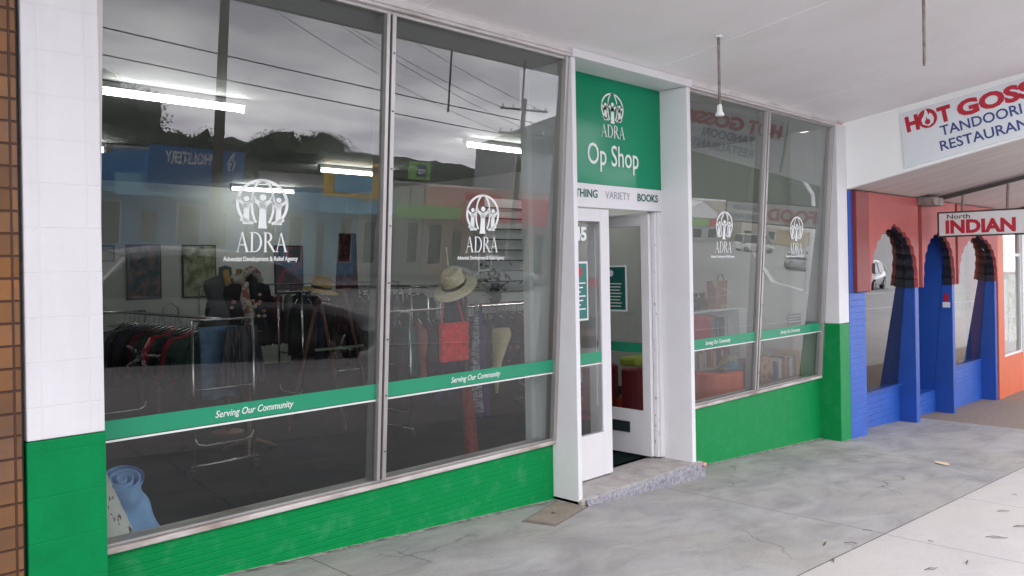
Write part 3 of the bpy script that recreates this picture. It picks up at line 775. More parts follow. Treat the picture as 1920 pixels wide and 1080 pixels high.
# hanging rods from the awning ceiling
def rod(x, y, z1, z0, label, extra=False):
    t_ = empty('hanging_rod', (x,y,z1), label, 'metal rod', 'rods hanging from the awning ceiling')
    MB().tube([(x,y,z1),(x+.006,y+.004,z0)], .011, 8).build('rod', M['steel'], t_)
    MB().lathe([(0,0),(.03,0),(.03,.012),(.012,.02),(0,.02)], (x,y,z1-.02), 12).build('ceiling_plate', M['fascia'], t_)
    return t_
rod(6.12,-1.90,3.56,3.06,'bare steel rod hanging from the awning ceiling nearest the top right corner')
rod(5.74,-2.62,3.665,3.0,'bare steel rod hanging at the outer awning edge, seen reflected in the window')
t_ = rod(5.40,-.71,3.388,2.86,'steel rod with white bulb socket hanging by the green shop sign')
MB().lathe([(.012,.075),(.018,.062),(.02,.025),(.034,.0),(.03,-.01),(0,-.01)], (5.406,-.706,2.80), 14).build('bulb_socket', M['vin_white'], t_, smooth=True)

# ------------------------------------------------------------------ RESTAURANT
rest = empty('restaurant', (12.5,.3,-.4), 'blue restaurant front with salmon scalloped arches over raked windows', 'restaurant building')
def ry(z): return .235 - .083*(z-.0)
pw = MB().box(9.39,9.86,-.002,.45,-.9,1.34).build('pillar', M['blue_brick'], rest, bevel=.005)
cp = MB().box(9.50,9.858,-.055,.30,1.345,2.515).build('pilaster', M['red_dark'], rest, bevel=.005)
MB().box(9.39,9.495,-.01,.30,1.345,2.515).build('pilaster', M['blue'], rest)
for a, b in ((11.52,11.66),(13.06,13.17),(15.24,15.36)):
    mb = MB(); mb.hexa([(a,0,-.9),(b,0,-.9),(b,ry(-.9)+.02,-.9),(a,ry(-.9)+.02,-.9),(a,0,1.60),(b,0,1.60),(b,ry(1.6)+.02,1.60),(a,ry(1.6)+.02,1.60)])
    f_ = mb.build('pillar', M['blue'], rest, bevel=.006)
    if a == 13.06:
        nt_ = MB().box(13.052,13.058,.03,.13,1.0,1.08).build('notice', M['vin_white'], f_)
        MB().box(13.052,13.058,.05,.11,1.095,1.2).build('notice', M['redletter'], f_)
for a, b, ap in ((9.86,11.52,2.12),(11.66,13.06,2.08),(13.17,15.24,2.06)):
    xc, hw = (a+b)/2, (b-a)/2 - .04
    cur = []
    for k in range(0, 361, 2):
        k /= 2
        th = R(k); sc_ = .955 + .045*abs(math.sin(th*12.5))
        cur.append((xc + hw*math.cos(th)*(sc_ if 1.5 < k < 178.5 else 1), 1.42 + (ap-1.42)*(math.sin(th)**.85 if 0<k<180 else 0)*sc_ + .05*max(0, 1-abs(k-90)/12)))
    pts = [(b,-.055,1.34),(b,-.055,2.515),(a,-.055,2.515),(a,-.055,1.34),(xc-hw,-.055,1.34)] + [(x,-.055,z) for x, z in cur[::-1]] + [(xc+hw,-.055,1.34)]
    pn = MB().prism(pts, (0,.045,0)).build('arch_panel', M['salmon'], rest)
    ed = MB()
    cc = [(xc+hw,1.335)] + cur + [(xc-hw,1.335)]
    for (x0_, z0_), (x1_, z1_) in zip(cc[:-1], cc[1:]):
        ed.add([(x0_,-.009,z0_),(x1_,-.009,z1_),(x1_,max(.0,ry(z1_)-.004),z1_),(x0_,max(.0,ry(z0_)-.004),z0_)], [(0,1,2,3)])
    ed.build('scalloped_soffit', M['navy'], pn)
# windows in bay 1 and 3, door in bay 2
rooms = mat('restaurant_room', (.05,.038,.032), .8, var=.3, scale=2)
for a, b in ((9.86,11.52),(13.17,15.24)):
    MB().box(a,b,.215,.40,-.9,.02).build('base_wall', M['blue_brick'], rest, bevel=.004)
    fr = MB(); 
    z0_, z1_ = .02, 2.5
    fr.hexa([(a,ry(z0_),z0_),(b,ry(z0_),z0_),(b,ry(z0_)+.006,z0_),(a,ry(z0_)+.006,z0_),(a,ry(z1_),z1_),(b,ry(z1_),z1_),(b,ry(z1_)+.006,z1_),(a,ry(z1_)+.006,z1_)])
    wn_ = fr.build('window', M['glass'], rest)
    MB().box(a,b,.19,.26,.021,.05).build('sill', M['blue'], wn_)
MB().box(11.66,13.06,.25,.45,-.9,-.22).build('door_step', M['blue_brick'], rest)
dr = MB(); dr.box(11.68,12.0,.62,.67,-.22,1.95); dr.box(12.75,13.06,.62,.67,-.22,1.95); dr.box(12.0,12.75,.62,.67,1.55,1.95); dr.box(12.0,12.75,.62,.67,-.22,-.08)
dd = dr.build('door', M['blue'], rest)
MB().box(12.0,12.75,.64,.646,-.08,1.55).build('glass', M['dglass'], dd)
MB().box(12.35,12.62,.60,.615,.75,1.05).build('door_card', mat('mint_card',(.25,.6,.45),.5,var=.05), dd)
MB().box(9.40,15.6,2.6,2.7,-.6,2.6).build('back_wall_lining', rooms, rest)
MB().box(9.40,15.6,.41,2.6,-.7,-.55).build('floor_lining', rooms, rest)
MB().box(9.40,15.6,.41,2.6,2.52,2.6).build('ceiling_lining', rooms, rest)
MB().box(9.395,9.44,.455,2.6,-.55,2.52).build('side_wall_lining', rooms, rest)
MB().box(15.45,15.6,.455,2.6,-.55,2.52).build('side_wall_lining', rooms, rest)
def taperwall(x0,x1,y1,mt,nm):
    MB().hexa([(x0,ry(-.55)+.021,-.55),(x1,ry(-.55)+.021,-.55),(x1,y1,-.55),(x0,y1,-.55),(x0,ry(2.5)+.021,2.5),(x1,ry(2.5)+.021,2.5),(x1,y1,2.5),(x0,y1,2.5)]).build(nm, mt, rest)
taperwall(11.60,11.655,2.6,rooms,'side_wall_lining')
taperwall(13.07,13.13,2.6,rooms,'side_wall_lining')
taperwall(13.054,13.069,.618,M['blue'],'door_reveal')
MB().box(11.68,13.053,.62,.67,1.951,2.5).build('transom_panel', M['navy'], rest)
MB().box(13.3,15.1,.45,.47,.02,.75).build('half_curtain', mat('brown_curtain',(.30,.17,.09),.8,var=.2,scale=6,stretch=(3,1,.3)), rest)
MB().box(13.3,15.1,.45,.47,.76,1.5).build('half_curtain', mat('cream_blind',(.5,.5,.45),.8,var=.1), rest)
MB().box(9.39,16.0,.10,.45,2.516,6.0).build('upper_wall', M['salmon'], rest)

# orange shop beyond
osh = empty('takeaway_shop', (16.5,.3,-.5), 'orange shop front with poster covered window beyond the blue restaurant', 'shop building')
MB().box(15.37,15.72,-.02,.40,-1.1,2.52).build('pier', M['orange'], osh, bevel=.005)
MB().box(15.72,17.0,.0,.30,-1.1,.02).build('base_wall', M['orange'], osh)
MB().box(15.72,17.0,.0,.30,2.22,2.52).build('header', M['red_dark'], osh)
wf = MB(); wf.box(15.72,15.78,.02,.08,.02,2.22); wf.box(16.94,17.0,.02,.08,.02,2.22); wf.box(15.78,16.94,.02,.08,.02,.06); wf.box(15.78,16.94,.02,.08,1.74,1.79)
wf_ = wf.build('window', M['vin_white'], osh)
MB().box(15.78,16.94,.05,.056,.06,2.22).build('pane', M['dglass'], wf_)
ps = MB().box(15.78,16.94,.062,.066,1.80,2.22).build('poster', mat('red_poster',(.42,.02,.03),.4,scale=5,col2=(.6,.2,.15),thr=(.6,.65)), wf_)
MB().box(15.84,16.86,.062,.066,1.45,1.72).build('poster', mat('red_poster_low',(.5,.05,.06),.4,scale=7,col2=(.7,.45,.4),thr=(.55,.65)), wf_)
food = mat('food_poster',(.70,.72,.62),.5,scale=5,col2=(.30,.40,.10),thr=(.5,.56))
MB().box(15.84,16.28,.062,.066,.28,1.35).build('poster', mat('white_food_poster',(.75,.78,.80),.5,scale=7,col2=(.25,.30,.38),thr=(.56,.62)), wf_)
MB().box(16.32,16.86,.062,.066,.24,1.42).build('poster', food, wf_)
MB().box(15.4,22,.5,.6,-1.2,2.6).build('back_wall_lining', M['inner'], osh)
MB().box(17.0,17.25,-.01,.3,-1.2,2.52).build('pier', M['inner'], osh)
MB().box(17.26,18.3,.12,.18,-.75,2.3).build('door', mat('beige_door',(.55,.47,.42),.5,var=.05), osh)
MB().box(18.3,22,-.01,.3,-1.2,2.52).build('pier', M['inner'], osh)
MB().box(16.0,22,.10,.45,2.53,5.5).build('upper_wall', M['inner'], osh)

# ------------------------------------------------------------------ FOOTPATH DETAILS
hc = empty('utility_cover', (4.3,0,0), 'rusty square utility cover set in the footpath beside the left door jamb', 'utility cover')
z = lambda x, y: G(x, y)
P4 = [(3.93,-.03),(4.02,-.25),(4.60,-.06),(4.54,.20)]
def lid(pts, d0, d1):
    return MB().hexa([(x,y,z(x,y)+d0) for x,y in pts]+[(x,y,z(x,y)+d1) for x,y in pts])
lid(P4,-.01,.004).build('rim', mat('cover_rim',(.16,.14,.125),.8,var=.3,scale=20), hc)
c_ = Vector((sum(p[0] for p in P4)/4, sum(p[1] for p in P4)/4))
P5 = [tuple(c_+(Vector(p)-c_)*.9) for p in P4]
lid(P5,.0045,.009).build('lid', mat('cover_lid',(.30,.24,.20),.8,scale=7,col2=(.20,.17,.15),bump=.4,bscale=50), hc)
MB().box(c_.x-.07,c_.x-.02,c_.y-.01,c_.y+.012,z(*c_)+.0095,z(*c_)+.012).build('lifting_slot', M['alu_dark'], hc)
def dry_leaf(x, y, rz, L_, wd, col, label):
    mb = MB(); n = 10; vs = []; 
    for i in range(n+1):
        t_ = i/n; a = L_*(t_-.5); ww = wd*math.sin(math.pi*t_)**.7 if 0<t_<1 else 0
        for s_ in (-1,0,1): vs.append((a, s_*ww/2, .006+.004*math.sin(t_*5)+(.002 if s_ else 0)))
    mb.add(vs, [(i*3+j,i*3+j+1,(i+1)*3+j+1,(i+1)*3+j) for i in range(n) for j in range(2)])
    mb.tube([(-L_/2-.01,0,.008),(-L_/2+.01,0,.01)], .0015, 5)
    o = mb.build('fallen_leaf', col, smooth=True)
    o.location = (x, y, G(x,y)); o.rotation_euler = (0,0,rz)
    tag(o, label, 'leaf', 'dry leaves on the footpath')
lf_b = mat('dry_leaf_brown',(.13,.09,.07),.8,var=.3,scale=30); lf_p = mat('dry_leaf_pale',(.62,.50,.36),.8,var=.1,scale=30)
dry_leaf(8.6,-1.20,.9,.20,.10,lf_p,'large pale curled leaf lying on the grey footpath near the blue restaurant')
for k,(x,y,r_,L_,lb) in enumerate([(5.02,-1.62,.3,.10,'thin brown leaf on the grey concrete just inside the slab edge'),(5.15,-1.72,1.9,.07,'small brown twig-like leaf at the joint between grey and pale concrete'),
    (5.55,-1.68,-.7,.06,'tiny dark leaf wedged at the meeting of both concrete joints'),(4.72,-1.80,.5,.08,'dark leaf on the slab edge line nearest the camera'),
    (5.0,-2.25,-.4,.09,'brown leaf lying alone on the pale slab nearest the camera'),(5.3,-2.35,.2,.08,'second brown leaf beside the lone one on the pale slab'),
    (5.25,-2.75,1.2,.07,'dark crumpled leaf near the bottom edge of the view'),(6.05,-2.32,-.9,.13,'long brown leaf lying across the pale slab joint'),
    (6.5,-2.35,-.5,.12,'long thin brown leaf in the middle of the pale slab'),(6.9,-2.15,-.6,.10,'narrow grey brown leaf further along the pale slab'),
    (7.6,-2.05,.8,.05,'small dark leaf at the far end of the pale slab'),(5.6,-2.05,1.0,.04,'very small leaf on the pale slab close to the joint')]):
    dry_leaf(x,y,r_,L_,L_*.15,lf_b,lb)

edge = mat('wall_base_grime_shade',(.46,.45,.43),.8,scale=14,col2=(.16,.15,.14),thr=(.4,.6))  # grime along the wall foot, its dark tone doubling as painted contact shadow
over = mat('paint_overspill',(.05,.24,.12),.7,scale=30,col2=(.40,.42,.38),thr=(.38,.5))
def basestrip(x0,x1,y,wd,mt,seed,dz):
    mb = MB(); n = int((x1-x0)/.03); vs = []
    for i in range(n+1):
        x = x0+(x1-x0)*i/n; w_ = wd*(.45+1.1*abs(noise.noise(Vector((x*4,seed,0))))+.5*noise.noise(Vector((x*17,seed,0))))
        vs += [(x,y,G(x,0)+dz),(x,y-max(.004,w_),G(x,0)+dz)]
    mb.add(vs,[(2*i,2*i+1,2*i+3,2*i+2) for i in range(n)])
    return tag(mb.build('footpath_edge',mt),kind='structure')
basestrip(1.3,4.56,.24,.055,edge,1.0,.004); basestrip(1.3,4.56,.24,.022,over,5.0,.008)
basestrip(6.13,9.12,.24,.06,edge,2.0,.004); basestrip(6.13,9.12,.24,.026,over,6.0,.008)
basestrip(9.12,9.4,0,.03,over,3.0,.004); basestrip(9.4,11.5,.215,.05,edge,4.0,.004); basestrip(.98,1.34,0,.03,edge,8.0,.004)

# ------------------------------------------------------------------ SHOP INTERIOR
tube_m = mat('lit_tube', (.9,.9,.9), .5, emis=((1,.98,.95), 22.0))
fit_m = mat('tube_fitting_white', (.7,.7,.7), .4, var=.02)
def tube_light(x0, x1, y, label):
    t_ = empty('fluorescent_light', ((x0+x1)/2,y,3.2), label, 'ceiling light', 'fluorescent lights in the charity shop')
    MB().box(x0-.03,x1+.03,y-.035,y+.035,3.15,3.199).build('batten', fit_m, t_, bevel=.004)
    MB().box(x0-.03,x0-.005,y-.02,y+.02,3.085,3.149).build('lamp_holder', fit_m, t_); MB().box(x1+.005,x1+.03,y-.02,y+.02,3.085,3.149).build('lamp_holder', fit_m, t_)
    mb = MB(); mb.tube([(x0,y,3.115),(x1,y,3.115)], .019, 8); mb.build('tube', tube_m, t_)
for a,b,y,lb in [(2.32,3.48,2.86,'lit fluorescent tube nearest the left show window, brightest and longest'),(6.38,7.54,3.14,'lit fluorescent tube behind the second pane near the door'),
    (6.38,7.54,6.2,'lit fluorescent tube seen just left of the window mullion'),(6.6,7.76,9.3,'farthest lit fluorescent tube, seen right behind the emblem'),
    (2.25,3.41,6.05,'fluorescent tube in the second row, only its tip showing past the left pier'),(8.0,9.1,3.4,'fluorescent tube above the children corner in the right part of the shop')]:
    tube_light(a,b,y,lb)
# posters
def poster(x0,x1,z0,z1,cols,label):
    t_ = empty('poster', ((x0+x1)/2,9.99,z0), label, 'poster', 'posters on the back wall')
    MB().box(x0,x1,9.975,9.995,z0,z1).build('frame', M['blk'], t_)
    MB().box(x0+.02,x1-.02,9.968,9.974,z0+.02,z1-.02).build('print', cols, t_)
poster(5.10,5.66,1.27,2.18, mat('poster_people',(.30,.22,.20),.5,scale=6,col2=(.06,.12,.16),thr=(.42,.58)),'framed poster of people in dark clothes, leftmost on the back wall')
poster(6.02,6.62,1.27,2.18, mat('poster_green',(.50,.52,.36),.5,scale=5,col2=(.12,.16,.05),thr=(.4,.6)),'framed poster with pale green leafy top, middle of the back wall')
poster(7.75,8.35,1.27,2.18, mat('poster_dark',(.10,.10,.13),.5,scale=5,col2=(.35,.10,.12),thr=(.5,.6)),'dark framed poster, rightmost on the back wall')
poster(4.62,4.92,1.9,2.16, mat('poster_small',(.45,.45,.42),.5,scale=5,col2=(.3,.3,.3),thr=(.4,.6)),'small pale notice pinned left of the framed posters')

# --- garments
def fabric(name, c, c2=None, scale=12, thr=(.45,.6), stretch=(1,1,1)):
    return mat(name, c, .9, var=.15, scale=scale, col2=c2, thr=thr if c2 else None, stretch=stretch, bump=.2, bscale=200, spec=.12)
FAB = {
 'dark green': fabric('cloth_dark_green',(.012,.040,.028)), 'black': fabric('cloth_black',(.012,.012,.014)), 'charcoal': fabric('cloth_charcoal',(.03,.03,.034)),
 'red': fabric('cloth_red',(.40,.012,.025)), 'maroon': fabric('cloth_maroon',(.12,.012,.02)), 'blue denim': fabric('cloth_denim',(.10,.20,.36), (.18,.28,.42), 6),
 'navy': fabric('cloth_navy',(.015,.022,.06)), 'grey striped': fabric('cloth_stripe',(.12,.11,.125),(.028,.028,.04),40,(.45,.55),(1,1,.02)),
 'terracotta': fabric('cloth_terracotta',(.38,.12,.06)), 'purple': fabric('cloth_purple',(.075,.045,.16)), 'teal': fabric('cloth_teal',(.01,.12,.10)),
 'floral': fabric('cloth_floral',(.03,.03,.05),(.30,.14,.16),22,(.58,.62)), 'white': fabric('cloth_white',(.45,.45,.47)), 'brown': fabric('cloth_brown',(.07,.045,.03)), 'grey': fabric('cloth_grey',(.12,.12,.13)),
}
def gshape(kind, H_, W_, seed):
    """closed folded sheet hanging from a hanger hook at the local origin; wide along X"""
    rnd = random.Random(seed); mb = MB(); n = 28; rows = 14
    ph = rnd.random()*6; vs = []
    for j in range(rows+1):
        t_ = j/rows
        if kind == 'skirt': hw = W_*(.62+.38*t_); z_ = -.06 - H_*t_; th = .03+.05*t_
        elif kind == 'trousers': hw = W_*(.9-.1*t_); z_ = -.06 - H_*t_; th = .03
        else:
            sh = min(1, t_/.10); hw = W_*(.22+.78*math.sqrt(sh)) * (1-.10*math.sin(min(1,t_*1.5)*math.pi)) ; z_ = -.085 - H_*t_ ; th = .025+.035*min(1,t_*2)
        for k in range(n):
            a = 2*math.pi*k/n
            x = hw*math.cos(a)*(1+.02*math.sin(5*t_+ph))
            fold = math.sin(a*7+ph+t_*1.2)*.45*th*min(1,t_*1.6)
            y = (th+fold)*math.sin(a)
            zz = z_ - (0.012*math.sin(a*4+ph) if j == rows else 0)
            if kind not in ('skirt','trousers') and t_ < .12: zz -= .10*(abs(math.cos(a))**1.4)*(1-t_*3)*W_/.22*min(1,.4+t_*8)
            vs.append((x, y, zz))
    mb.add(vs, [(j*n+k, j*n+(k+1)%n, (j+1)*n+(k+1)%n, (j+1)*n+k) for j in range(rows) for k in range(n)] + [tuple(range(n)), tuple(rows*n+k for k in range(n))[::-1]])
    if kind in ('shirt','coat'):
        L_ = .52 if kind == 'coat' else .30
        for s_ in (-1,1):
            mb.tube([(s_*W_*.86,0,-.18),(s_*W_*1.08,.01,-.28),(s_*W_*1.15,.02,-.20-L_*.6),(s_*W_*1.17,.03,-.20-L_)], [.045,.055,.05,.045], 10)
    return mb
def garment(kind, colour, H_, W_, seed, loc, rz, label, group):
    o = gshape(kind, H_, W_, seed).build({'shirt':'shirt','coat':'coat','skirt':'skirt','trousers':'trousers'}[kind], FAB[colour], smooth=True)
    hh = MB(); hh.tube([(0,0,-.07),(0,0,-.02),(.012,0,.0),(0,0,.012),(-.012,0,.004)], .002, 5); hh.tube([(-W_*.8,0,-.125),(0,0,-.075),(W_*.8,0,-.125)], .005, 6)
    h_ = hh.build('coat_hanger', M['chrome'], o, smooth=True)
    o.location = loc; o.rotation_euler = (0,0,rz)
    tag(o, label, {'shirt':'top','coat':'coat','skirt':'skirt','trousers':'trousers'}[kind], group)
    return o
def rack(x, y, rz, L_, Hh, label):
    t_ = empty('clothes_rack', (0,0,0), label, 'clothes rack', 'chrome clothes racks')
    W = .27
    MB().tube([(0,0,Hh),(L_,0,Hh)], .013, 10).build('hanging_rail', M['chrome'], t_)
    for e in (0, L_):
        mb = MB(); mb.tube([(e,-W,.09),(e,-W,Hh),], .012, 10); mb.tube([(e,W,.09),(e,W,Hh)], .012, 10); mb.tube([(e,-W,Hh),(e,W,Hh)], .012, 10)
        mb.tube([(e,-W,.72),(e,W,.72)], .009, 8); mb.tube([(e,-W+.0,.34),(e,-W+.03,.27),(e,-W+.1,.25),(e,W-.1,.25),(e,W-.03,.27),(e,W,.34)], .009, 8)
        mb.tube([(e,-W-.03,.09),(e,W+.03,.09)], .013, 8)
        ef = mb.build('end_frame', M['chrome'], t_, smooth=True)
        for s_ in (-1,1):
            MB().lathe([(0,-.018),(.03,-.018),(.034,0),(.03,.018),(0,.018)], (e,s_*(W+.02),.035), 14, M=Matrix.Rotation(R(90),3,'Y')).build('castor', M['blk'], ef)
    t_.location = (x,y,0); t_.rotation_euler = (0,0,rz)
    return t_
ordn = ['first','second','third','fourth','fifth','sixth','seventh','eighth','ninth','tenth','eleventh','twelfth','thirteenth','fourteenth','fifteenth','sixteenth','seventeenth','eighteenth','nineteenth','twentieth']
def drape(name, x, y, z1, z0, w1, w0, mt, par, seed=1):
    mb = MB(); n = 16; rows = 16; vs = []
    for j in range(rows+1):
        t_ = j/rows; wv = w1+(w0-w1)*t_
        for k in range(n+1):
            s_ = k/n-.5; vs.append((x+s_*wv+.01*math.sin(6*t_+seed), y+.02*math.sin(s_*22+seed)*(.3+t_), z1+(z0-z1)*t_))
    mb.add(vs,[(j*(n+1)+k,j*(n+1)+k+1,(j+1)*(n+1)+k+1,(j+1)*(n+1)+k) for j in range(rows) for k in range(n)])
    o = mb.build(name,mt,par,smooth=True)
    s_ = o.modifiers.new('thick','SOLIDIFY'); s_.thickness = .004
    return o
# rack one runs straight back from the left window
rack(3.24,2.80,R(90),2.35,1.30,'chrome clothes rack running back from the left show window')
seq = [('skirt','grey striped',.52,.235),('trousers','blue denim',.62,.20),('shirt','dark green',.60,.22),('shirt','dark green',.52,.22),('shirt','red',.48,.21),('shirt','black',.52,.22),('shirt','dark green',.50,.22),('shirt','red',.50,.22),('shirt','charcoal',.5,.22),('shirt','dark green',.5,.22),
       ('shirt','maroon',.5,.21),('shirt','black',.52,.22),('shirt','charcoal',.5,.22),('shirt','navy',.52,.22),('shirt','black',.5,.22),('coat','charcoal',.6,.22),('shirt','grey',.5,.22),('coat','black',.6,.22)]
for i,(k,c,h_,w_) in enumerate(seq):
    y = 2.90 + i*.123
    dx = .22 if i == 0 else (.06 if i == 1 else 0)
    garment(k,c,h_,w_,i+11,(3.24+dx*1.0,y,1.285),random.uniform(-.12,.12),f'{c} {dict(shirt="top",coat="coat",skirt="skirt",trousers="trousers")[k]} hanging {ordn[i]} from the window end of the left chrome rack','clothes on the left chrome rack')
# rack two runs along behind the second pane
rack(5.15,2.95,0,2.1,1.26,'chrome clothes rack running sideways behind the second pane')
seq = [('coat','black',.62,.24),('shirt','teal',.56,.22),('shirt','terracotta',.60,.20),('shirt','charcoal',.55,.22),('shirt','black',.56,.22),('shirt','brown',.56,.22),('coat','navy',.66,.22),('coat','charcoal',.66,.22),('shirt','purple',.62,.22),('skirt','navy',.66,.20),('shirt','dark green',.56,.22),
       ('shirt','navy',.6,.22),('skirt','floral',.68,.2),('skirt','floral',.70,.2),('shirt','maroon',.6,.22),('skirt','floral',.64,.2)]
for i,(k,c,h_,w_) in enumerate(seq):
    garment(k,c,h_,w_,i+41,(5.22+i*.128,2.95,1.245),R(62)+random.uniform(-.3,.3),f'{c} {dict(shirt="top",coat="coat",skirt="skirt",trousers="trousers")[k]} hanging {ordn[i]} from the left on the rack behind the second pane','clothes on the rack behind the second pane')
# rack three further back
rack(5.1,4.9,0,1.9,1.45,'chrome clothes rack of dark coats in the middle of the shop')
for i in range(12):
    c = ['black','charcoal','navy','black','brown','black','charcoal','black','navy','black','grey','black'][i]
    garment('coat',c,.85,.24,i+71,(5.2+i*.15,4.9,1.435),R(60)+random.uniform(-.3,.3),f'{c} coat hanging {ordn[i]} from the left on the rack in the middle of the shop','coats on the middle rack')
rack(7.6,5.4,R(90),1.9,1.45,'chrome clothes rack near the right side of the shop')
for i in range(10):
    c = ['dark green','black','floral','navy','brown','maroon','charcoal','teal','black','grey'][i]
    garment('shirt',c,.6,.23,i+91,(7.6,5.5+i*.18,1.435),random.uniform(-.3,.3),f'{c} top hanging {ordn[i]} from the front on the right hand rack','clothes on the right hand rack')

rack(5.3,7.5,0,3.2,1.5,'long chrome clothes rack near the back wall')
for i in range(18):
    c = ['black','navy','charcoal','brown','dark green','black','maroon','grey'][i%8]
    garment('coat' if i%3 else 'shirt',c,.8,.24,i+121,(5.4+i*.17,7.5,1.485),R(60)+random.uniform(-.3,.3),f'{c} garment hanging {ordn[i]} from the left on the long rack near the back wall' if i<20 else f'{c} garment, number {i+1} from the left on the long back rack','clothes on the back rack')
td = empty('long_dress',(5.75,4.65,2.2),'long dark maroon patterned dress hung high behind the easel','dress')
# dress form with black embroidered top and scarf, standing by the end of rack one
df = empty('dress_form', (3.75,3.35,0), 'dress form in a black embroidered top and patterned scarf beside the left rack', 'dress form')
def torso(c, z0, W_, mt, name, par):
    prof = [(.0,0),(.15,.0),(.165,.05),(.16,.14),(.125,.26),(.135,.34),(.165,.44),(.175,.50),(.165,.56),(.10,.60),(.055,.62),(.05,.70),(0,.72)]
    mb = MB(); mb.lathe([(r*W_, z_) for r, z_ in prof], (c[0],c[1],z0), 22, sx=1.15, sy=.72)
    return mb.build(name, mt, par, smooth=True)
torso((3.75,3.35),1.0,1.15,FAB['black'],'body',df)
MB().tube([(3.75,3.35,.05),(3.75,3.35,1.02)],.018,10).build('pole',M['wood'],df)
mb = MB()
for a in (0,120,240): mb.tube([(3.75,3.35,.14),(3.75+.28*math.cos(R(a)),3.35+.28*math.sin(R(a)),.015)],.014,8)
mb.build('tripod_base',M['wood'],df)
mb = MB()
for i in range(14):
    a = random.uniform(3.6,5.8); h_ = random.uniform(1.28,1.50); r_ = .19
    c = (3.75+r_*1.12*math.cos(a),3.35+r_*.74*math.sin(a),h_)
    mb.lathe([(0,-.018),(.018,-.01),(.022,0),(.016,.01),(0,.015)], c, 8)
mb.build('embroidered_flowers', mat('flower_embroidery',(.55,.45,.35),.8,scale=20,col2=(.5,.12,.15),thr=(.5,.55)), df)
# scarf ring
mb = MB(); pts = []
for k in range(25):
    a = 2*math.pi*k/24; pts.append((3.75+.12*math.cos(a),3.35+.09*math.sin(a),1.63+.04*math.sin(3*a)-.05*math.sin(a)))
mb.tube(pts,.038,10); mb.tube([(3.68,3.26,1.6),(3.66,3.22,1.45),(3.69,3.19,1.3),(3.66,3.20,1.15)],[.035,.045,.05,.03],10)
mb.build('scarf', mat('patterned_scarf',(.42,.40,.36),.9,scale=14,col2=(.25,.08,.06),thr=(.5,.56)), df, smooth=True)
drape('cloth',5.75,4.65,2.15,.95,.26,.40,fabric('maroon_pattern',(.035,.010,.014),(.11,.03,.035),14,(.5,.6)),td,2)
MB().tube([(5.75,4.65,2.13),(5.75,4.65,3.2)],.0012,6).build('hook_cord',M['chrome'],td)
fb = empty('flower_bunch',(6.9,3.2,1.3),'bunch of artificial flowers in a dark vase above the rack by the door','artificial flowers')
mb = MB(); rf_ = random.Random(4)
for i in range(60):
    p = Vector((6.9+rf_.gauss(0,.16),3.25+rf_.gauss(0,.1),1.52+rf_.gauss(0,.10)))
    u = Vector((rf_.gauss(0,1),rf_.gauss(0,1),rf_.gauss(0,1))).normalized()*.045; v_ = u.cross(Vector((.3,.2,1))).normalized()*.02
    mb.add([p-u,p+v_,p+u,p-v_],[(0,1,2,3)])
mb.build('foliage',mat('silk_foliage',(.06,.09,.03),.8,var=.4,scale=9),fb)
mb = MB()
for i in range(12):
    mb.lathe([(0,-.02),(.022,-.008),(.026,.006),(0,.016)],(6.9+rf_.gauss(0,.15),3.2+rf_.gauss(0,.08),1.54+rf_.gauss(0,.09)),8)
mb.build('blooms',mat('silk_blooms',(.34,.32,.25),.8,var=.2),fb)
MB().lathe([(0,0),(.06,0),(.08,.08),(.05,.2),(.06,.24)],(6.9,3.25,1.27),14).build('vase',M['blk'],fb,smooth=True)
MB().box(6.6,7.2,3.1,3.4,1.25,1.27).build('wall_shelf',M['wood'],fb)
# second bust with mustard scarf
d2 = empty('dress_form', (4.05,4.4,0), 'dress form in a teal grey top with a mustard scarf further inside the shop', 'dress form')
torso((4.05,4.4),1.05,1.15,FAB['grey'],'body',d2)
MB().tube([(4.05,4.4,.02),(4.05,4.4,1.07)],.018,10).build('pole',M['wood'],d2)
MB().lathe([(0,0),(.16,0),(.16,.02),(0,.03)],(4.05,4.4,0),16).build('base',M['wood'],d2)
MB().tube([(3.98,4.25,1.72),(4.0,4.2,1.5),(4.03,4.2,1.35),(4.1,4.2,1.55),(4.14,4.26,1.72)],.035,8).build('scarf',mat('mustard_scarf',(.42,.26,.08),.9,var=.2),d2,smooth=True)
# pile of white bags / pillows on a table against the middle
tb = empty('display_table', (4.5,6.2,0), 'dark display table in the middle of the shop', 'table')
MB().box(3.9,5.1,5.9,6.5,.76,.80).build('table_top',M['wood'],tb,bevel=.006)
for a,b in ((3.95,5.95),(5.05,5.95),(3.95,6.45),(5.05,6.45)): MB().box(a-.025,a+.025,b-.025,b+.025,0,.759).build('leg',M['wood'],tb)
def handbag(x,y,z,s,mt,name,label,rz=0):
    t_ = empty(name,(x,y,z),label,'bag')
    mb = MB(); n = 12; prof = [(.0,1.0),(.35,1.08),(.7,1.0),(.9,.8),(1.0,.55)]
    vs = []
    for t_i, wd in prof:
        for k in range(n):
            a = 2*math.pi*k/n
            ca, sa = math.cos(a), math.sin(a)
            cx_ = math.copysign(abs(ca)**.5, ca)*.17*s*wd; cy_ = math.copysign(abs(sa)**.6, sa)*.07*s*wd
            vs.append((x+cx_*math.cos(rz)-cy_*math.sin(rz), y+cx_*math.sin(rz)+cy_*math.cos(rz), z+t_i*.24*s))
    mb.add(vs,[(j*n+k,j*n+(k+1)%n,(j+1)*n+(k+1)%n,(j+1)*n+k) for j in range(len(prof)-1) for k in range(n)]+[tuple(range(n))[::-1],tuple((len(prof)-1)*n+k for k in range(n))])
    mb.build('body',mt,t_,smooth=True)
    MB().tube([(x-.08*s,y,z+.22*s),(x-.07*s,y,z+.36*s),(x,y,z+.41*s),(x+.07*s,y,z+.36*s),(x+.08*s,y,z+.22*s)],.008*s,8).build('strap',mt,t_,smooth=True)
    return t_
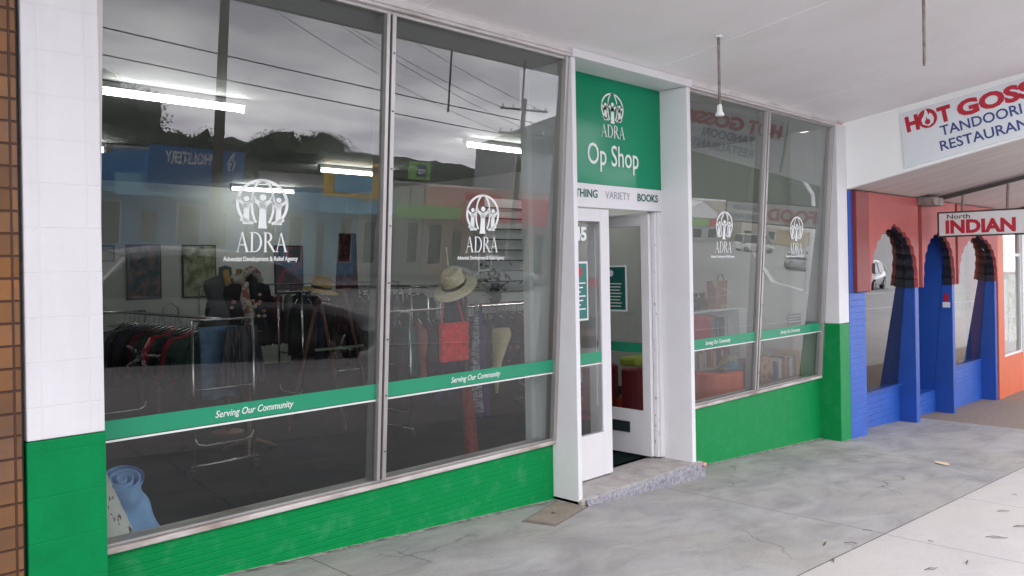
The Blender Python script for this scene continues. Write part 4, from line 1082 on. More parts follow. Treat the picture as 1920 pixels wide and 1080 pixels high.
handbag(4.2,6.15,.805,1.3,FAB['white'],'handbag','white slouchy handbag on the display table')
handbag(4.75,6.2,.805,1.2,FAB['brown'],'handbag','brown handbag on the display table')
def sunhat(x,y,z,r,tilt,mt,label,band=None,axis='X',hname='straw_hat'):
    t_ = empty(hname,(x,y,z),label,'hat')
    Mx = Matrix.Rotation(tilt[0],3,'X') @ Matrix.Rotation(tilt[1],3,'Y')
    prof = [(r,-.022),(r*1.01,-.016),(r*.85,-.004),(r*.62,.004),(r*.57,.01),(r*.54,.06),(r*.50,.115),(r*.42,.135),(r*.30,.13),(r*.12,.112),(0,.108)]
    MB().lathe(prof,(x,y,z),30,M=Mx,sy=.86).build('crown_and_brim',mt,t_,smooth=True)
    if band: MB().lathe([(r*.565,.012),(r*.575,.02),(r*.55,.042),(r*.54,.046)],(x,y,z),30,M=Mx,sy=.86).build('hat_band',band,t_,smooth=True)
    return t_
straw = mat('pale_straw',(.82,.71,.50),.8,scale=60,col2=(.64,.54,.37),thr=(.4,.6),bump=.5,bscale=180)
bandm = mat('striped_band',(.03,.025,.02),.7,scale=30,col2=(.42,.35,.25),thr=(.55,.6),stretch=(.2,.2,6))
cs_ = empty('coat_stand',(4.24,.82,0),'slim coat stand with a red foot holding a hat and bags in the window','coat stand')
MB().tube([(4.24,.84,.0),(4.25,.84,1.60)],.014,10).build('pole',mat('dark_pole',(.08,.03,.03),.4,var=.1),cs_)
MB().tube([(4.25,.80,.0),(4.245,.80,.3),(4.235,.81,.6),(4.225,.82,.80)],[.062,.055,.045,.04],14).build('foot_sleeve',mat('red_fur',(.25,.022,.018),.95,var=.5,scale=40,bump=1.0,bscale=90),cs_,smooth=True)
mb = MB()
mb.tube([(4.25,.84,1.60),(4.39,.84,1.66),(4.40,.84,1.84)],.006,8); mb.tube([(4.40,.84,1.68),(4.50,.84,1.68),(4.53,.84,1.72),(4.53,.84,1.83)],.006,8); mb.tube([(4.25,.84,1.60),(4.08,.84,1.66),(4.06,.84,1.86)],.005,8)
mb.build('wire_hooks',M['vin_white'],cs_,smooth=True)
sunhat(4.05,.74,1.565,.178,(R(13),R(-31)),straw,'pale straw trilby with a striped band tilted on the window coat stand',bandm)
# woven red bag
rb = empty('woven_bag',(4.10,.80,1.0),'bright red woven shoulder bag hanging in the window under the straw hat','bag')
redwv = mat('red_woven',(.85,.012,.014),.3,var=.25,scale=14)
mb = MB(); bx0,bx1,bz0,bz1 = 3.965,4.225,1.0,1.29
nx,nz_ = 7,6
for i in range(nx):
    for j in range(nz_):
        cx_ = bx0+(i+.5)*(bx1-bx0)/nx; cz_ = bz0+(j+.5)*(bz1-bz0)/nz_; d_ = (bx1-bx0)/nx/2*1.0; e_ = (bz1-bz0)/nz_/2*1.0
        sgn = .022 if (i+j)%2 else .008
        mb.add([(cx_-d_,.79,cz_-e_),(cx_+d_,.79,cz_-e_),(cx_+d_,.79,cz_+e_),(cx_-d_,.79,cz_+e_),(cx_-d_*.5,.79-sgn,cz_-e_*.5),(cx_+d_*.5,.79-sgn,cz_-e_*.5),(cx_+d_*.5,.79-sgn,cz_+e_*.5),(cx_-d_*.5,.79-sgn,cz_+e_*.5)],[(4,5,6,7),(0,1,5,4),(1,2,6,5),(2,3,7,6),(3,0,4,7)])
mb.box(bx0,bx1,.791,.83,bz0,bz1)
mb.build('body',redwv,rb)
mb = MB(); mb.tube([(3.98,.81,1.28),(3.985,.815,1.40),(4.06,.83,1.55),(4.22,.84,1.585)],.006,8); mb.tube([(4.20,.81,1.28),(4.16,.815,1.40),(4.13,.83,1.52),(4.22,.84,1.58)],.006,8)
mb.build('strap',redwv,rb,smooth=True)
# hanging scarves and horn shaped bag on the stand's right
zz_ = empty('zigzag_scarf',(4.47,.95,1.45),'grey and purple zigzag knitted scarf hanging beside the red bag','scarf')
drape('cloth',4.42,.92,1.44,.55,.03,.12,mat('zigzag_knit',(.42,.42,.46),.9,scale=9,col2=(.13,.12,.17),thr=(.47,.53),stretch=(2,1,9)),zz_)
drape('purple_side',4.50,.94,1.40,.5,.03,.14,FAB['purple'],zz_,3)
nv = empty('navy_dress',(4.30,1.1,1.5),'dark navy dress hanging behind the red bag in the window','dress')
drape('cloth',4.36,1.10,1.56,.62,.16,.44,FAB['navy'],nv,5)
hb = empty('cream_scarf',(5.0,1.2,1.2),'cream folded scarf hanging to a point in the window near the door','scarf')
mb = MB(); mb.tube([(4.98,1.2,1.17),(4.985,1.2,1.12),(4.955,1.2,1.0),(4.93,1.2,.90),(4.91,1.2,.78),(4.915,1.2,.62)],[.075,.085,.06,.042,.03,.012],14)
mb.build('cloth',mat('cream_cloth',(.58,.47,.27),.85,var=.15,scale=8,bump=.4,bscale=40),hb,smooth=True)
MB().tube([(4.9,1.2,1.18),(4.93,1.2,1.3),(5.02,1.2,1.3),(5.05,1.2,1.17)],.006,8).build('cord',M['blk'],hb)
# easel with straw hat
for (ex,ey,lb,hat) in ((4.93,3.62,'brown wooden easel stand with green crossbar behind the left window','yellow straw hat resting on the wooden easel'),):
    t_ = empty('wooden_easel',(ex,ey,0),lb,'easel')
    for nm,pts in (('leg',[(ex-.22,ey,1.42),(ex+.05,ey-.02,0)]),('leg',[(ex+.07,ey,1.5),(ex+.42,ey-.02,0)]),('leg',[(ex-.22,ey+.05,1.4),(ex-.42,ey+.35,0)])):
        MB().tube(pts,.017,6).build(nm,M['wood'],t_)
    MB().box(ex-.30,ex+.30,ey-.03,ey-.0,.86,.885).build('crossbar',mat('pale_green_bar',(.25,.32,.22),.5,var=.1),t_)
    MB().tube([(ex-.3,ey,1.45),(ex+.15,ey,1.5)],.014,6).build('top_bar',M['wood'],t_)
    sunhat(ex-.22,ey-.02,1.50,.20,(R(12),R(8)),mat('yellow_straw',(.48,.32,.10),.8,var=.2,scale=40,bump=.4,bscale=120),hat,FAB['brown'])
# fabric rolls in the corner
fr1 = empty('fabric_roll',(1.55,.62,0),'light blue fabric roll leaning in the left corner of the window','fabric roll')
mb = MB(); n = 40; vs = []
def spiral(mb, A, B, r0, r1, turns, n):
    ax = (B-A).normalized(); u = ax.cross(Vector((0,0,1))).normalized(); v_ = ax.cross(u); vs = []
    for k in range(n+1):
        a = 2*math.pi*turns*k/n; r_ = r0+(r1-r0)*k/n
        for P_ in (A,B): vs.append(P_+(u*math.cos(a)+v_*math.sin(a))*r_)
    mb.add(vs,[(2*k,2*k+1,2*k+3,2*k+2) for k in range(n)])
def bentroll(path, rad, seed):
    """rolled cloth: wrinkled bent tube whose open top shows the spiral layers"""
    pts = [Vector(p) for p in path]; P_ = []
    for i in range(25):
        t_ = i/24*(len(pts)-1); k = min(int(t_), len(pts)-2); f_ = t_-k
        a0 = pts[max(k-1,0)]; a1 = pts[k]; a2 = pts[k+1]; a3 = pts[min(k+2,len(pts)-1)]
        P_.append(.5*((2*a1)+(a2-a0)*f_+(2*a0-5*a1+4*a2-a3)*f_*f_+(3*a1-a0-3*a2+a3)*f_**3))
    mb = MB(); vs = []; n = 40
    for i, p in enumerate(P_):
        t_ = (P_[min(i+1,24)]-P_[max(i-1,0)]).normalized(); u = t_.cross(Vector((1,.3,0))).normalized(); v_ = t_.cross(u)
        for k in range(n):
            a = 2*math.pi*k/n
            r_ = rad*(1+.10*i/24)*(1+.10*math.sin(a*3+i*.22+seed)*min(1,i/6)+.22*noise.noise(Vector((math.cos(a)*1.6,math.sin(a)*1.6+seed,i*.16)))*min(1,i/5))
            vs.append(p+(u*math.cos(a)+v_*math.sin(a))*r_)
    mb.add(vs,[(i*n+k,i*n+(k+1)%n,(i+1)*n+(k+1)%n,(i+1)*n+k) for i in range(24) for k in range(n)])
    inn = MB(); t_ = (P_[1]-P_[0]).normalized()
    spiral(inn, P_[0]+t_*.004, P_[0]+t_*.12, .018, rad*.97, 2.4, 80)
    return mb, inn
bluec = mat('sky_blue_cloth',(.30,.52,.90),.9,var=.06,scale=5,bump=.3,bscale=60)
a_, b_ = bentroll([(1.60,.575,.645),(1.625,.635,.50),(1.70,.62,.28),(1.80,.52,.0)], .10, 1.0)
sol = a_.build('rolled_cloth',bluec,fr1,smooth=True)
sp_ = b_.build('spiral_layers',bluec,fr1,smooth=True); sp_.modifiers.new('thick','SOLIDIFY').thickness = .010
fr2 = empty('fabric_roll',(1.47,.5,0),'white fabric roll with grey sprig print leaning below the blue one','fabric roll')
mb = MB(); spiral(mb, Vector((1.40,.58,.70)), Vector((1.62,.42,.05)), .03, .12, 3.3, 80)
sol = mb.build('rolled_cloth',mat('sprig_print_cloth',(.76,.74,.70),.9,scale=17,col2=(.12,.12,.12),thr=(.575,.60),stretch=(2,2,.8)),fr2,smooth=True)
s_ = sol.modifiers.new('thick','SOLIDIFY'); s_.thickness = .010
# pink cushion on the carpet
pc = MB().lathe([(0,-.05),(.14,-.04),(.19,0),(.14,.05),(0,.06)],(2.62,1.05,.05),20).build('cushion',mat('dusky_pink_cloth',(.16,.03,.055),.9,var=.15),smooth=True)
tag(pc,'dusky pink round cushion on the dark carpet by the left window','cushion')

# --- children corner and shelves seen through the right window and door
sh = empty('bookshelf',(8.5,1.3,0),'white open bookshelf facing the right hand window','bookshelf')
mb = MB(); mb.box(7.75,7.78,1.15,1.42,0,1.14); mb.box(8.86,9.04,1.10,1.44,0,1.16)
mb.build('side_panel',M['vin_white'],sh)
mb = MB()
for z_ in (.10,.48,.82,1.145): mb.box(7.78,8.859,1.15,1.42,z_,z_+.02)
mb.build('shelf',M['vin_white'],sh)
MB().box(7.78,8.859,1.421,1.44,0,1.14).build('back_panel',M['shopwall'],sh)
bookm = [mat('book_cover',c,.5,var=.1) for c in ((.35,.04,.05),(.05,.10,.25),(.45,.40,.30),(.04,.12,.07),(.25,.14,.07),(.03,.03,.04),(.40,.20,.05),(.5,.5,.5))]
cn = ['dark red','navy','cream','dark green','brown','black','orange','grey']
def book(x,y,z,w_,d_,h_,ci,label,group,lean=0):
    t_ = empty('book',(x,y,z),label,'book',group)
    mb = MB(); mb.box(x,x+w_,y+.002,y+d_,z,z+h_); mb.build('cover',bookm[ci],t_)
    mb = MB(); mb.box(x+.003,x+w_-.003,y+.006,y+d_+.0015,z+h_,z+h_+.0015); mb.build('pages',bookm[2],t_)
    t_.rotation_euler = (0,lean,0)
random.seed(21)
for zi,(z_,lb) in enumerate(((.12,'bottom'),(.50,'middle'),(.84,'upper'))):
    x = 7.80 if z_<.8 else 8.30
    i = 0
    while x < 8.80:
        w_ = random.uniform(.022,.05); ci = random.randrange(8)
        book(x,1.2,z_,w_,.17,random.uniform(.17,.26),ci,f'{cn[ci]} book standing {ordn[i] if i<20 else "far"} from the left on the {lb} shelf of the white bookshelf' if i<20 else f'{cn[ci]} book close to the right end of the {lb} shelf','books on the white bookshelf')
        x += w_+random.uniform(.002,.02); i += 1
rc = drape('red_cloth',8.02,1.08,1.13,.86,.34,.40,FAB['red'],None,4); tag(rc,'red cloth hanging over the left end of the white bookshelf','cloth')
pp = empty('paper_bag',(8.62,1.25,1.165),'brown printed paper bag standing on top of the white bookshelf','bag')
MB().hexa([(8.50,1.2,1.166),(8.76,1.2,1.166),(8.76,1.3,1.166),(8.50,1.3,1.166),(8.48,1.2,1.50),(8.78,1.2,1.50),(8.78,1.3,1.50),(8.48,1.3,1.50)]).build('body',mat('brown_paper_print',(.33,.15,.10),.7,scale=10,col2=(.45,.32,.22),thr=(.55,.62)),pp)
MB().tube([(8.56,1.2,1.5),(8.57,1.2,1.56),(8.66,1.2,1.58),(8.70,1.2,1.5)],.005,6).build('handle',M['blk'],pp)
for k,(x,c) in enumerate(((7.85,'brown'),(8.0,'floral'),(8.18,'dark green'),(8.33,'brown'))):
    o = MB().lathe([(0,0),(.055,0),(.07,.05),(.06,.11),(.03,.15),(.035,.2),(0,.2)],(x,1.27,1.166),14).build('vase',FAB[c],smooth=True); tag(o,f'{c} vase standing {ordn[k]} from the left on top of the white bookshelf','vase','vases on top of the bookshelf')
def tubchair(x,y,rz,c1,c2,label,s=1.0,c3=None):
    t_ = empty('tub_chair',(0,0,0),label,'chair','small colourful tub chairs')
    def arcbox(r0,r1,a0,a1,z0,z1,name,mt):
        mb = MB(); n = 14; vs = []
        for i in range(n+1):
            a = R(a0+(a1-a0)*i/n)
            for r_,z_ in ((r0,z0),(r1,z0),(r1,z1-.02),(r1-.03,z1),(r0+.02,z1),(r0,z1-.02)): vs.append((r_*math.cos(a)*s,r_*math.sin(a)*s,z_*s))
        mb.add(vs,[(i*6+j,i*6+(j+1)%6,(i+1)*6+(j+1)%6,(i+1)*6+j) for i in range(n) for j in range(6)]+[tuple(range(6)),tuple(n*6+j for j in range(6))[::-1]])
        return mb.build(name,mt,t_,smooth=False,bevel=.012)
    arcbox(.2,.31,0,180,.05,.56,'backrest',c2)
    arcbox(.0,.30,0,360,.05,.20,'seat_base',c1)
    arcbox(.0,.195,0,360,.201,.30,'seat',c3 or c2)
    t_.location = (x,y,0); t_.rotation_euler = (0,0,rz)
    return t_
orange_f = mat('orange_vinyl',(.75,.10,.02),.45,var=.05); dkred_f = mat('crimson_vinyl',(.22,.012,.02),.45,var=.08); lime_f = mat('lime_vinyl',(.42,.50,.06),.45,var=.05); pink_f = mat('magenta_vinyl',(.45,.02,.10),.45,var=.05)
tubchair(7.42,2.20,R(200),orange_f,dkred_f,'crimson tub chair with orange base seen through the open door glass',1.0)
tubchair(7.72,1.72,R(170),orange_f,dkred_f,'crimson tub chair with a lime cushion on its back just behind the open door',.98,orange_f)
lc = MB().box(7.5,7.98,1.62,1.86,.555,.66).build('cushion',lime_f,bevel=.03); tag(lc,'lime green cushion lying on the back of the crimson chair','cushion')
tubchair(7.80,.82,R(120),dkred_f,orange_f,'orange tub chair with crimson seat against the right hand window glass',1.0,dkred_f)
mt_ = MB().box(7.0,8.3,1.0,2.6,.002,.012).build('play_mat',pink_f); tag(mt_,'magenta play mat under the tub chairs','mat')
bl = MB().lathe([(0,-.14),(.08,-.12),(.13,-.05),(.14,0),(.13,.05),(.08,.12),(0,.14)],(8.12,.80,.56),18).build('toy_ball',mat('multicolour_ball',(.03,.20,.35),.4,scale=5,col2=(.40,.42,.15),thr=(.48,.52)),smooth=True); tag(bl,'blue and lime toy ball in the right hand window','ball')
lb_ = empty('low_bench',(8.6,.62,0),'low wooden book display bench below the right hand window','bench')
MB().box(8.12,9.20,.45,.80,.36,.395).build('bench_top',M['wood'],lb_)
for x in (8.2,9.12): MB().box(x-.03,x+.03,.48,.77,0,.359).build('leg',M['wood'],lb_)
MB().box(8.14,8.17,.46,.78,.396,.66).build('book_end',M['wood'],lb_); MB().box(9.08,9.11,.46,.78,.396,.68).build('book_end',mat('pine',(.5,.33,.13),.5,var=.1),lb_)
x = 8.62; i = 0
while x < 9.05:
    w_ = random.uniform(.02,.045); ci = [1,7,2,4,5,0,6,3][i%8]
    book(x,.50,.397,w_,.17,random.uniform(.19,.25),ci,f'{cn[ci]} book standing {ordn[i]} from the left on the low window bench','books on the low window bench'); x += w_+.004; i += 1
handbag(8.42,.60,.397,1.15,mat('tan_leather',(.40,.22,.12),.5,scale=12,col2=(.12,.06,.03),thr=(.52,.58)),'handbag','tan and brown handbag on the low bench in the right hand window')
sg = empty('opening_hours_card',(8.7,.30,1.02),'small dark card with pale print resting above the green band of the right window','card')
MB().box(8.30,8.62,.215,.220,1.02,1.145).build('card',mat('dark_teal_card',(.01,.03,.035),.4,var=.05),sg)
mb = MB()
for i in range(3): mb.box(8.335,8.58-.04*(i%2),.2132,.2146,1.115-i*.03,1.123-i*.03)
mb.build('print',M['grey_txt'],sg)

# ------------------------------------------------------------------ STREET BEHIND THE CAMERA (seen reflected in the glass)
def gz(x, y): return G(x, y)
carp = {}
def make_car(name, label, paint, L_=4.2, Wd=1.74, Hh=1.48, van=False, group=None):
    t_ = empty(name, (0,0,0), label, 'van' if van else 'car', group)
    h = L_/2; w_ = Wd/2
    # lower body stations: x, half width, bottom z, belt z
    if van: st = [(-h,.86,.34,1.0),(-h+.05,.95,.26,1.08),(-h+.9,1.0,.22,1.10),(h-.9,1.0,.22,1.05),(h-.35,.97,.24,.95),(h-.06,.90,.28,.82),(h,.80,.36,.7)]
    else: st = [(-h,.80,.42,.82),(-h+.10,.92,.26,.96),(-h+.7,1.0,.20,.98),(-.2,1.0,.19,.95),(h-1.25,1.0,.19,.93),(h-.7,.97,.20,.84),(h-.15,.88,.24,.70),(h,.72,.34,.58)]
    sec = lambda x, hw, z0, z1: [(x,-hw*w_*.86,z0),(x,-hw*w_,z0+.10),(x,-hw*w_*1.0,z0+(z1-z0)*.6),(x,-hw*w_*.93,z1-.02),(x,-hw*w_*.80,z1+.015),(x,0,z1+.04),(x,hw*w_*.80,z1+.015),(x,hw*w_*.93,z1-.02),(x,hw*w_,z0+(z1-z0)*.6),(x,hw*w_,z0+.10),(x,hw*w_*.86,z0),(x,0,z0-.01)]
    def loft(stn):
        mb = MB(); vs = []; n = len(stn[0])
        for s_ in stn: vs += s_
        mb.add(vs,[(i*n+k,i*n+(k+1)%n,(i+1)*n+(k+1)%n,(i+1)*n+k) for i in range(len(stn)-1) for k in range(n)]+[tuple(range(n))[::-1],tuple((len(stn)-1)*n+k for k in range(n))])
        return mb
    bd = loft([sec(*s_) for s_ in st]).build('body', paint, t_, smooth=True)
    # greenhouse
    if van: gh = [(-h+.12,1.02,.84,Hh-.10),(-h+.3,1.04,.80,Hh-.02),(h-1.3,1.02,.80,Hh),(h-1.1,1.0,.79,Hh-.06),(h-.42,.92,.82,.98)]
    else: gh = [(-h+.22,.90,.80,.97),(-h+.62,.90,.72,Hh-.10),(-h+1.1,.92,.70,Hh-.01),(.05,.92,.70,Hh),(.45,.91,.71,Hh-.07),(h-1.10,.88,.78,.92)]
    def gsec(x, zb, hw, zt):
        zb = min(zb, zt-.02) if zt > zb else zb
        f_ = min(1.0, (zt-.92)/(Hh-.92)) if Hh > .92 else 0
        up_ = w_*(.92-.22*max(0,f_)) if not van else w_*(.95-.12*max(0,f_))
        return [(x,-w_*.93,.93),(x,-up_,zt-.03),(x,-up_+.10,zt),(x,up_-.10,zt),(x,up_,zt-.03),(x,w_*.93,.93)]
    loft([gsec(*s_) for s_ in gh]).build('window_glass', carp['glass'], bd, smooth=False)
    # roof skin and pillars proud of the glass
    rf = MB(); rs = [s_ for s_ in gh if s_[3] > Hh-.12]
    vs = []
    for s_ in rs:
        q = gsec(*s_); vs += [(q[1][0],q[1][1]-.008,q[1][2]-.02),(q[2][0],q[2][1],q[2][2]+.012),(q[3][0],q[3][1],q[3][2]+.012),(q[4][0],q[4][1]+.008,q[4][2]-.02)]
    rf.add(vs,[(i*4+k,i*4+k+1,(i+1)*4+k+1,(i+1)*4+k) for i in range(len(rs)-1) for k in range(3)])
    for sg in (-1,1):
        for i in ([1,3] if not van else [1,2,3]):
            s_ = gh[min(i,len(gh)-1)]; q = gsec(*s_); a = q[1] if sg<0 else q[4]; b = q[0] if sg<0 else q[5]
            rf.tube([(a[0],a[1]+.004*sg,a[2]),(b[0]+(.0 if i>1 else -.02),b[1]+.004*sg,b[2])],.028,6)
        f0, f1 = gsec(*gh[-2]), gsec(*gh[-1]); a = f0[1] if sg<0 else f0[4]; b = f1[0] if sg<0 else f1[5]
        rf.tube([a,b],.03,6)
        r0, r1 = gsec(*gh[1]), gsec(*gh[0]); a = r0[1] if sg<0 else r0[4]; b = r1[0] if sg<0 else r1[5]
        rf.tube([a,b],.035,6)
    rf.build('roof', paint, t_, smooth=True)
    wr = .31
    for wx in (-h+.78, h-.80):
        for sg in (-1,1):
            MB().lathe([(wr+.05,0),(wr+.05,.012),(wr-.02,.012)],(wx,sg*(w_+.0) ,wr+.0),24,M=Matrix.Rotation(R(90),3,'X')).build('wheel_arch', carp['tyre'], bd)
            ty = MB().lathe([(.2,-.10),(wr-.03,-.10),(wr,-.06),(wr,.06),(wr-.03,.10),(.2,.10)],(wx,sg*(w_-.07),wr),24,M=Matrix.Rotation(R(90),3,'X')).build('wheel', carp['tyre'], t_, smooth=True)
            rm = MB()
            Mx = Matrix.Rotation(R(90)*1,3,'X')
            rm.lathe([(0,.0),(.06,.0),(.07,.02),(.05,.03),(0,.03)],(wx,sg*(w_+.015),wr),12,M=Mx)
            rm.lathe([(.205,-.02),(.235,-.02),(.235,.03),(.205,.03)],(wx,sg*(w_+.01),wr),24,M=Mx)
            for k in range(5):
                a = 2*math.pi*k/5; 
                rm.tube([(wx+.05*math.cos(a),sg*(w_+.02),wr+.05*math.sin(a)),(wx+.215*math.cos(a),sg*(w_+.02),wr+.215*math.sin(a))],[.028,.018],6)
            rm.build('rim', carp['rim'], ty, smooth=True)
    for sg in (-1,1):
        MB().lathe([(0,-.03),(.07,-.02),(.09,0),(.07,.02),(0,.03)],(h-.12,sg*w_*.68,.66 if not van else .72),12,sx=.6,sy=1.4).build('headlight', carp['lamp'], t_, smooth=True)
        MB().box(-h-.005,-h+.06,sg*w_*.62-.12,sg*w_*.62+.12,.72,.86).build('tail_light', carp['tail'], t_)
        MB().box(h-1.45,h-1.30,sg*(w_+.10)-.07,sg*(w_+.10)+.07,.93,1.05).build('wing_mirror', paint, t_, bevel=.02)
    MB().box(h-.03,h+.012,-.55,.55,.30,.42).build('front_grille', carp['tyre'], t_)
    return t_
carp['glass'] = mat('car_glass',(.01,.012,.014),.05,spec=.8); carp['tyre'] = mat('tyre_rubber',(.015,.015,.016),.85,var=.1)
carp['rim'] = mat('alloy_rim',(.55,.55,.57),.25,metal=.9); carp['lamp'] = mat('lamp_lens',(.6,.62,.62),.1); carp['tail'] = mat('tail_lens',(.30,.01,.01),.2)
def paintm(n,c): return mat(n,c,.25,coat=.8,spec=.5)
def putcar(o,x,y,rz,dz=0):
    o.location = (x,y,G(x,y)+dz); o.rotation_euler = (0, 0, rz); return o
c0 = make_car('parked_car','dark grey hatchback parked at the kerb, seen reflected in the left window',paintm('dark_grey_car_paint',(.035,.038,.042)),L_=4.15,Hh=1.47,group='cars on the street')
putcar(c0,4.85,-5.85,0); c0.rotation_euler = (0,R(3.2),0)
c1 = make_car('parked_car','white hatchback on the far road, reflected in the restaurant window',paintm('white_car_paint',(.7,.7,.7)),group='cars on the street')
putcar(c1,44,-13,R(170))
c2 = copy_tree(c1); c2['label'] = 'white car waiting beyond the junction, reflected beside the right emblem'; putcar(c2,104,-42,R(20))
c3 = make_car('parked_car','silver sedan parked across the street before the green awning',paintm('silver_car_paint',(.35,.36,.38)),group='cars on the street'); putcar(c3,24,-20.4,R(2))
c4 = make_car('parked_car','maroon car parked across the street before the red signs',paintm('maroon_car_paint',(.16,.02,.025)),group='cars on the street'); putcar(c4,30.5,-20.4,R(0))
c5 = copy_tree(c3); c5['label'] = 'second silver car crossing the junction, reflected in the right window'; putcar(c5,72,-30,R(-30))
v1 = make_car('van','white van on the far road, reflected behind the third emblem',paintm('white_van_paint',(.75,.75,.74)),L_=4.8,Wd=1.8,Hh=2.15,van=True)
putcar(v1,93,-45.5,R(28))

# buildings across the street
def shopblock(name, x0, x1, y, wallm, h_, label, awn=None, awz=None, depth=9, cols=3, par=None):
    zb = G(x0, -24)+.1
    t_ = empty(name, ((x0+x1)/2, y, zb), label, 'building')
    wl = MB().box(x0,x1,y-depth,y,zb-.5,zb+h_).build('wall', wallm, t_)
    MB().box(x0-.05,x1+.05,y-depth-.05,y+.06,zb+h_+.002,zb+h_+.12).build('parapet_cap', par or M['kerb'], wl)
    if awn:
        MB().box(x0+.02,x1-.02,y+.001,y+2.6,zb+2.85,zb+2.95).build('awning', awn, t_)
        MB().box(x0+.02,x1-.02,y+2.601,y+2.66,zb+2.80,zb+(awz or 3.35)).build('awning_fascia', awn, t_)
    w_ = (x1-x0)/cols
    for k in range(cols):
        a, b = x0+w_*k+.25, x0+w_*(k+1)-.25
        if k == cols//2:
            d_ = MB().box(a+.2,b-.2,y+.002,y+.05,zb,zb+2.2).build('door', M['alu_dark'], t_)
            MB().box(a+.3,b-.3,y+.052,y+.06,zb+.3,zb+2.1).build('pane', carp['glass'], d_)
        else:
            f_ = MB().box(a,b,y+.002,y+.05,zb+.5,zb+2.5).build('window', M['inner'], t_)
            MB().box(a+.07,b-.07,y+.052,y+.058,zb+.57,zb+2.43).build('pane', carp['glass'], f_)
    return t_, zb
blue1 = mat('far_blue_fascia',(.09,.31,.60),.5,var=.08,scale=1); blue2 = mat('far_light_blue',(.20,.52,.75),.5,var=.08,scale=1); yel = mat('far_yellow_board',(.85,.52,.02),.5,var=.08)
grn = mat('far_lime_green',(.25,.55,.10),.5,var=.06); redm = mat('far_red_board',(.75,.03,.04),.5,var=.08); cream = mat('far_cream_wall',(.62,.56,.48),.7,var=.08); dkw = mat('far_dark_wall',(.09,.08,.08),.7,var=.2)
pinkw = mat('far_pink_wall',(.66,.46,.38),.7,var=.08); greyw = mat('far_grey_wall',(.48,.48,.50),.7,var=.1); white_f = mat('far_white_paint',(.85,.85,.85),.5,var=.04)
YB = -26.0
def boardat(parent, x0, x1, z0, z1, y, mt, name='sign_board'):
    return MB().box(x0,x1,y,y+.06,z0,z1).build(name, mt, parent)
def far_text(s_, x_right, z0, y, size, width, mt, par):
    return text(s_, size, (x_right, y, z0), (-1,0,0), (0,0,1), mt, 'lettering', par, width=width, bold=size*.02)
b0,zb = shopblock('corner_shop',-14,9.7,YB,dkw,4.2,'long dark brick shop row left of the blue shop across the street',dkw,3.2,cols=7)
b1,zb = shopblock('upholstery_shop',9.75,14.1,YB,blue1,4.3,'blue upholstery shop across the street, its sign reflected in the left pane',blue2,3.5)
s1 = boardat(b1,10.75,14.05,1.35,2.80,-23.25,mat('deep_blue_board',(.04,.17,.42),.5,var=.05))
far_text('UPHOLSTERY',13.2,2.25,-23.18,.56,1.95,white_f,s1)
mb = MB()
for k,(a,b) in enumerate(((0,0),(.05,.16),(.10,.30),(.05,.42))): mb.lathe([(0,0),(.05,0),(.05,.02),(0,.02)],(13.55+b*.3-.06,-23.17,2.15+b*1.2),10,M=Matrix.Rotation(R(90),3,'X'))
mb.tube([(13.5,-23.17,2.1),(13.42,-23.17,2.4),(13.55,-23.17,2.62),(13.68,-23.17,2.4),(13.60,-23.17,2.1)],.03,6)
mb.build('chair_emblem', white_f, s1)
b2,zb = shopblock('light_blue_shop',14.15,17.2,YB,blue2,3.5,'low light blue shop between the upholstery shop and the yellow sign',blue1,3.4)
b3,zb = shopblock('yellow_sign_shop',17.25,20.9,YB,blue2,3.6,'shop under a large yellow sign board across the street',blue2,3.3)
s3 = boardat(b3,17.3,20.2,1.45,2.86,-23.2,yel)
boardat(s3,17.75,19.5,1.62,2.30,-23.139,blue2,'sign_picture'); boardat(s3,17.5,20.0,2.48,2.70,-23.139,mat('sign_dark_print',(.10,.06,.02),.5),'sign_picture')
b4,zb = shopblock('green_awning_shop',20.95,24.6,YB,greyw,4.15,'grey shop with lime green awning edge across the street',grn,3.35)
ts = empty('betting_sign',(22.1,-23.5,zb),'lime green sign on posts with a dark blue square lettered TAB','sign')
sb = MB().box(21.55,22.7,-23.5,-23.4,2.35,3.10).build('board',grn,ts)
MB().box(21.95,22.45,-23.398,-23.39,2.45,2.98).build('blue_square',mat('tab_navy',(.02,.03,.16),.5),sb)
text('TAB',.26,(22.42,-23.385,2.60),(-1,0,0),(0,0,1),white_f,'lettering',sb,width=.42,bold=.01)
for x in (21.75,22.5): MB().tube([(x,-23.45,zb+2.9),(x,-23.45,2.36)],.03,8).build('post',M['steel'],ts)
b5,zb = shopblock('pink_shop',24.65,28.9,YB,pinkw,4.25,'pinkish shop behind a red awning sign across the street',redm,3.1,par=white_f)
s5 = boardat(b5,24.7,26.9,1.42,1.92,-23.25,redm); far_text('THAI',26.3,1.55,-23.18,.28,.9,pinkw,s5) if False else None
b6,zb = shopblock('red_sign_shop',28.95,36.5,YB,cream,4.3,'cream shop with bright red signs under its awning',redm,3.2,cols=5)
boardat(b6,28.0,31.3,.95,1.85,-23.25,redm)
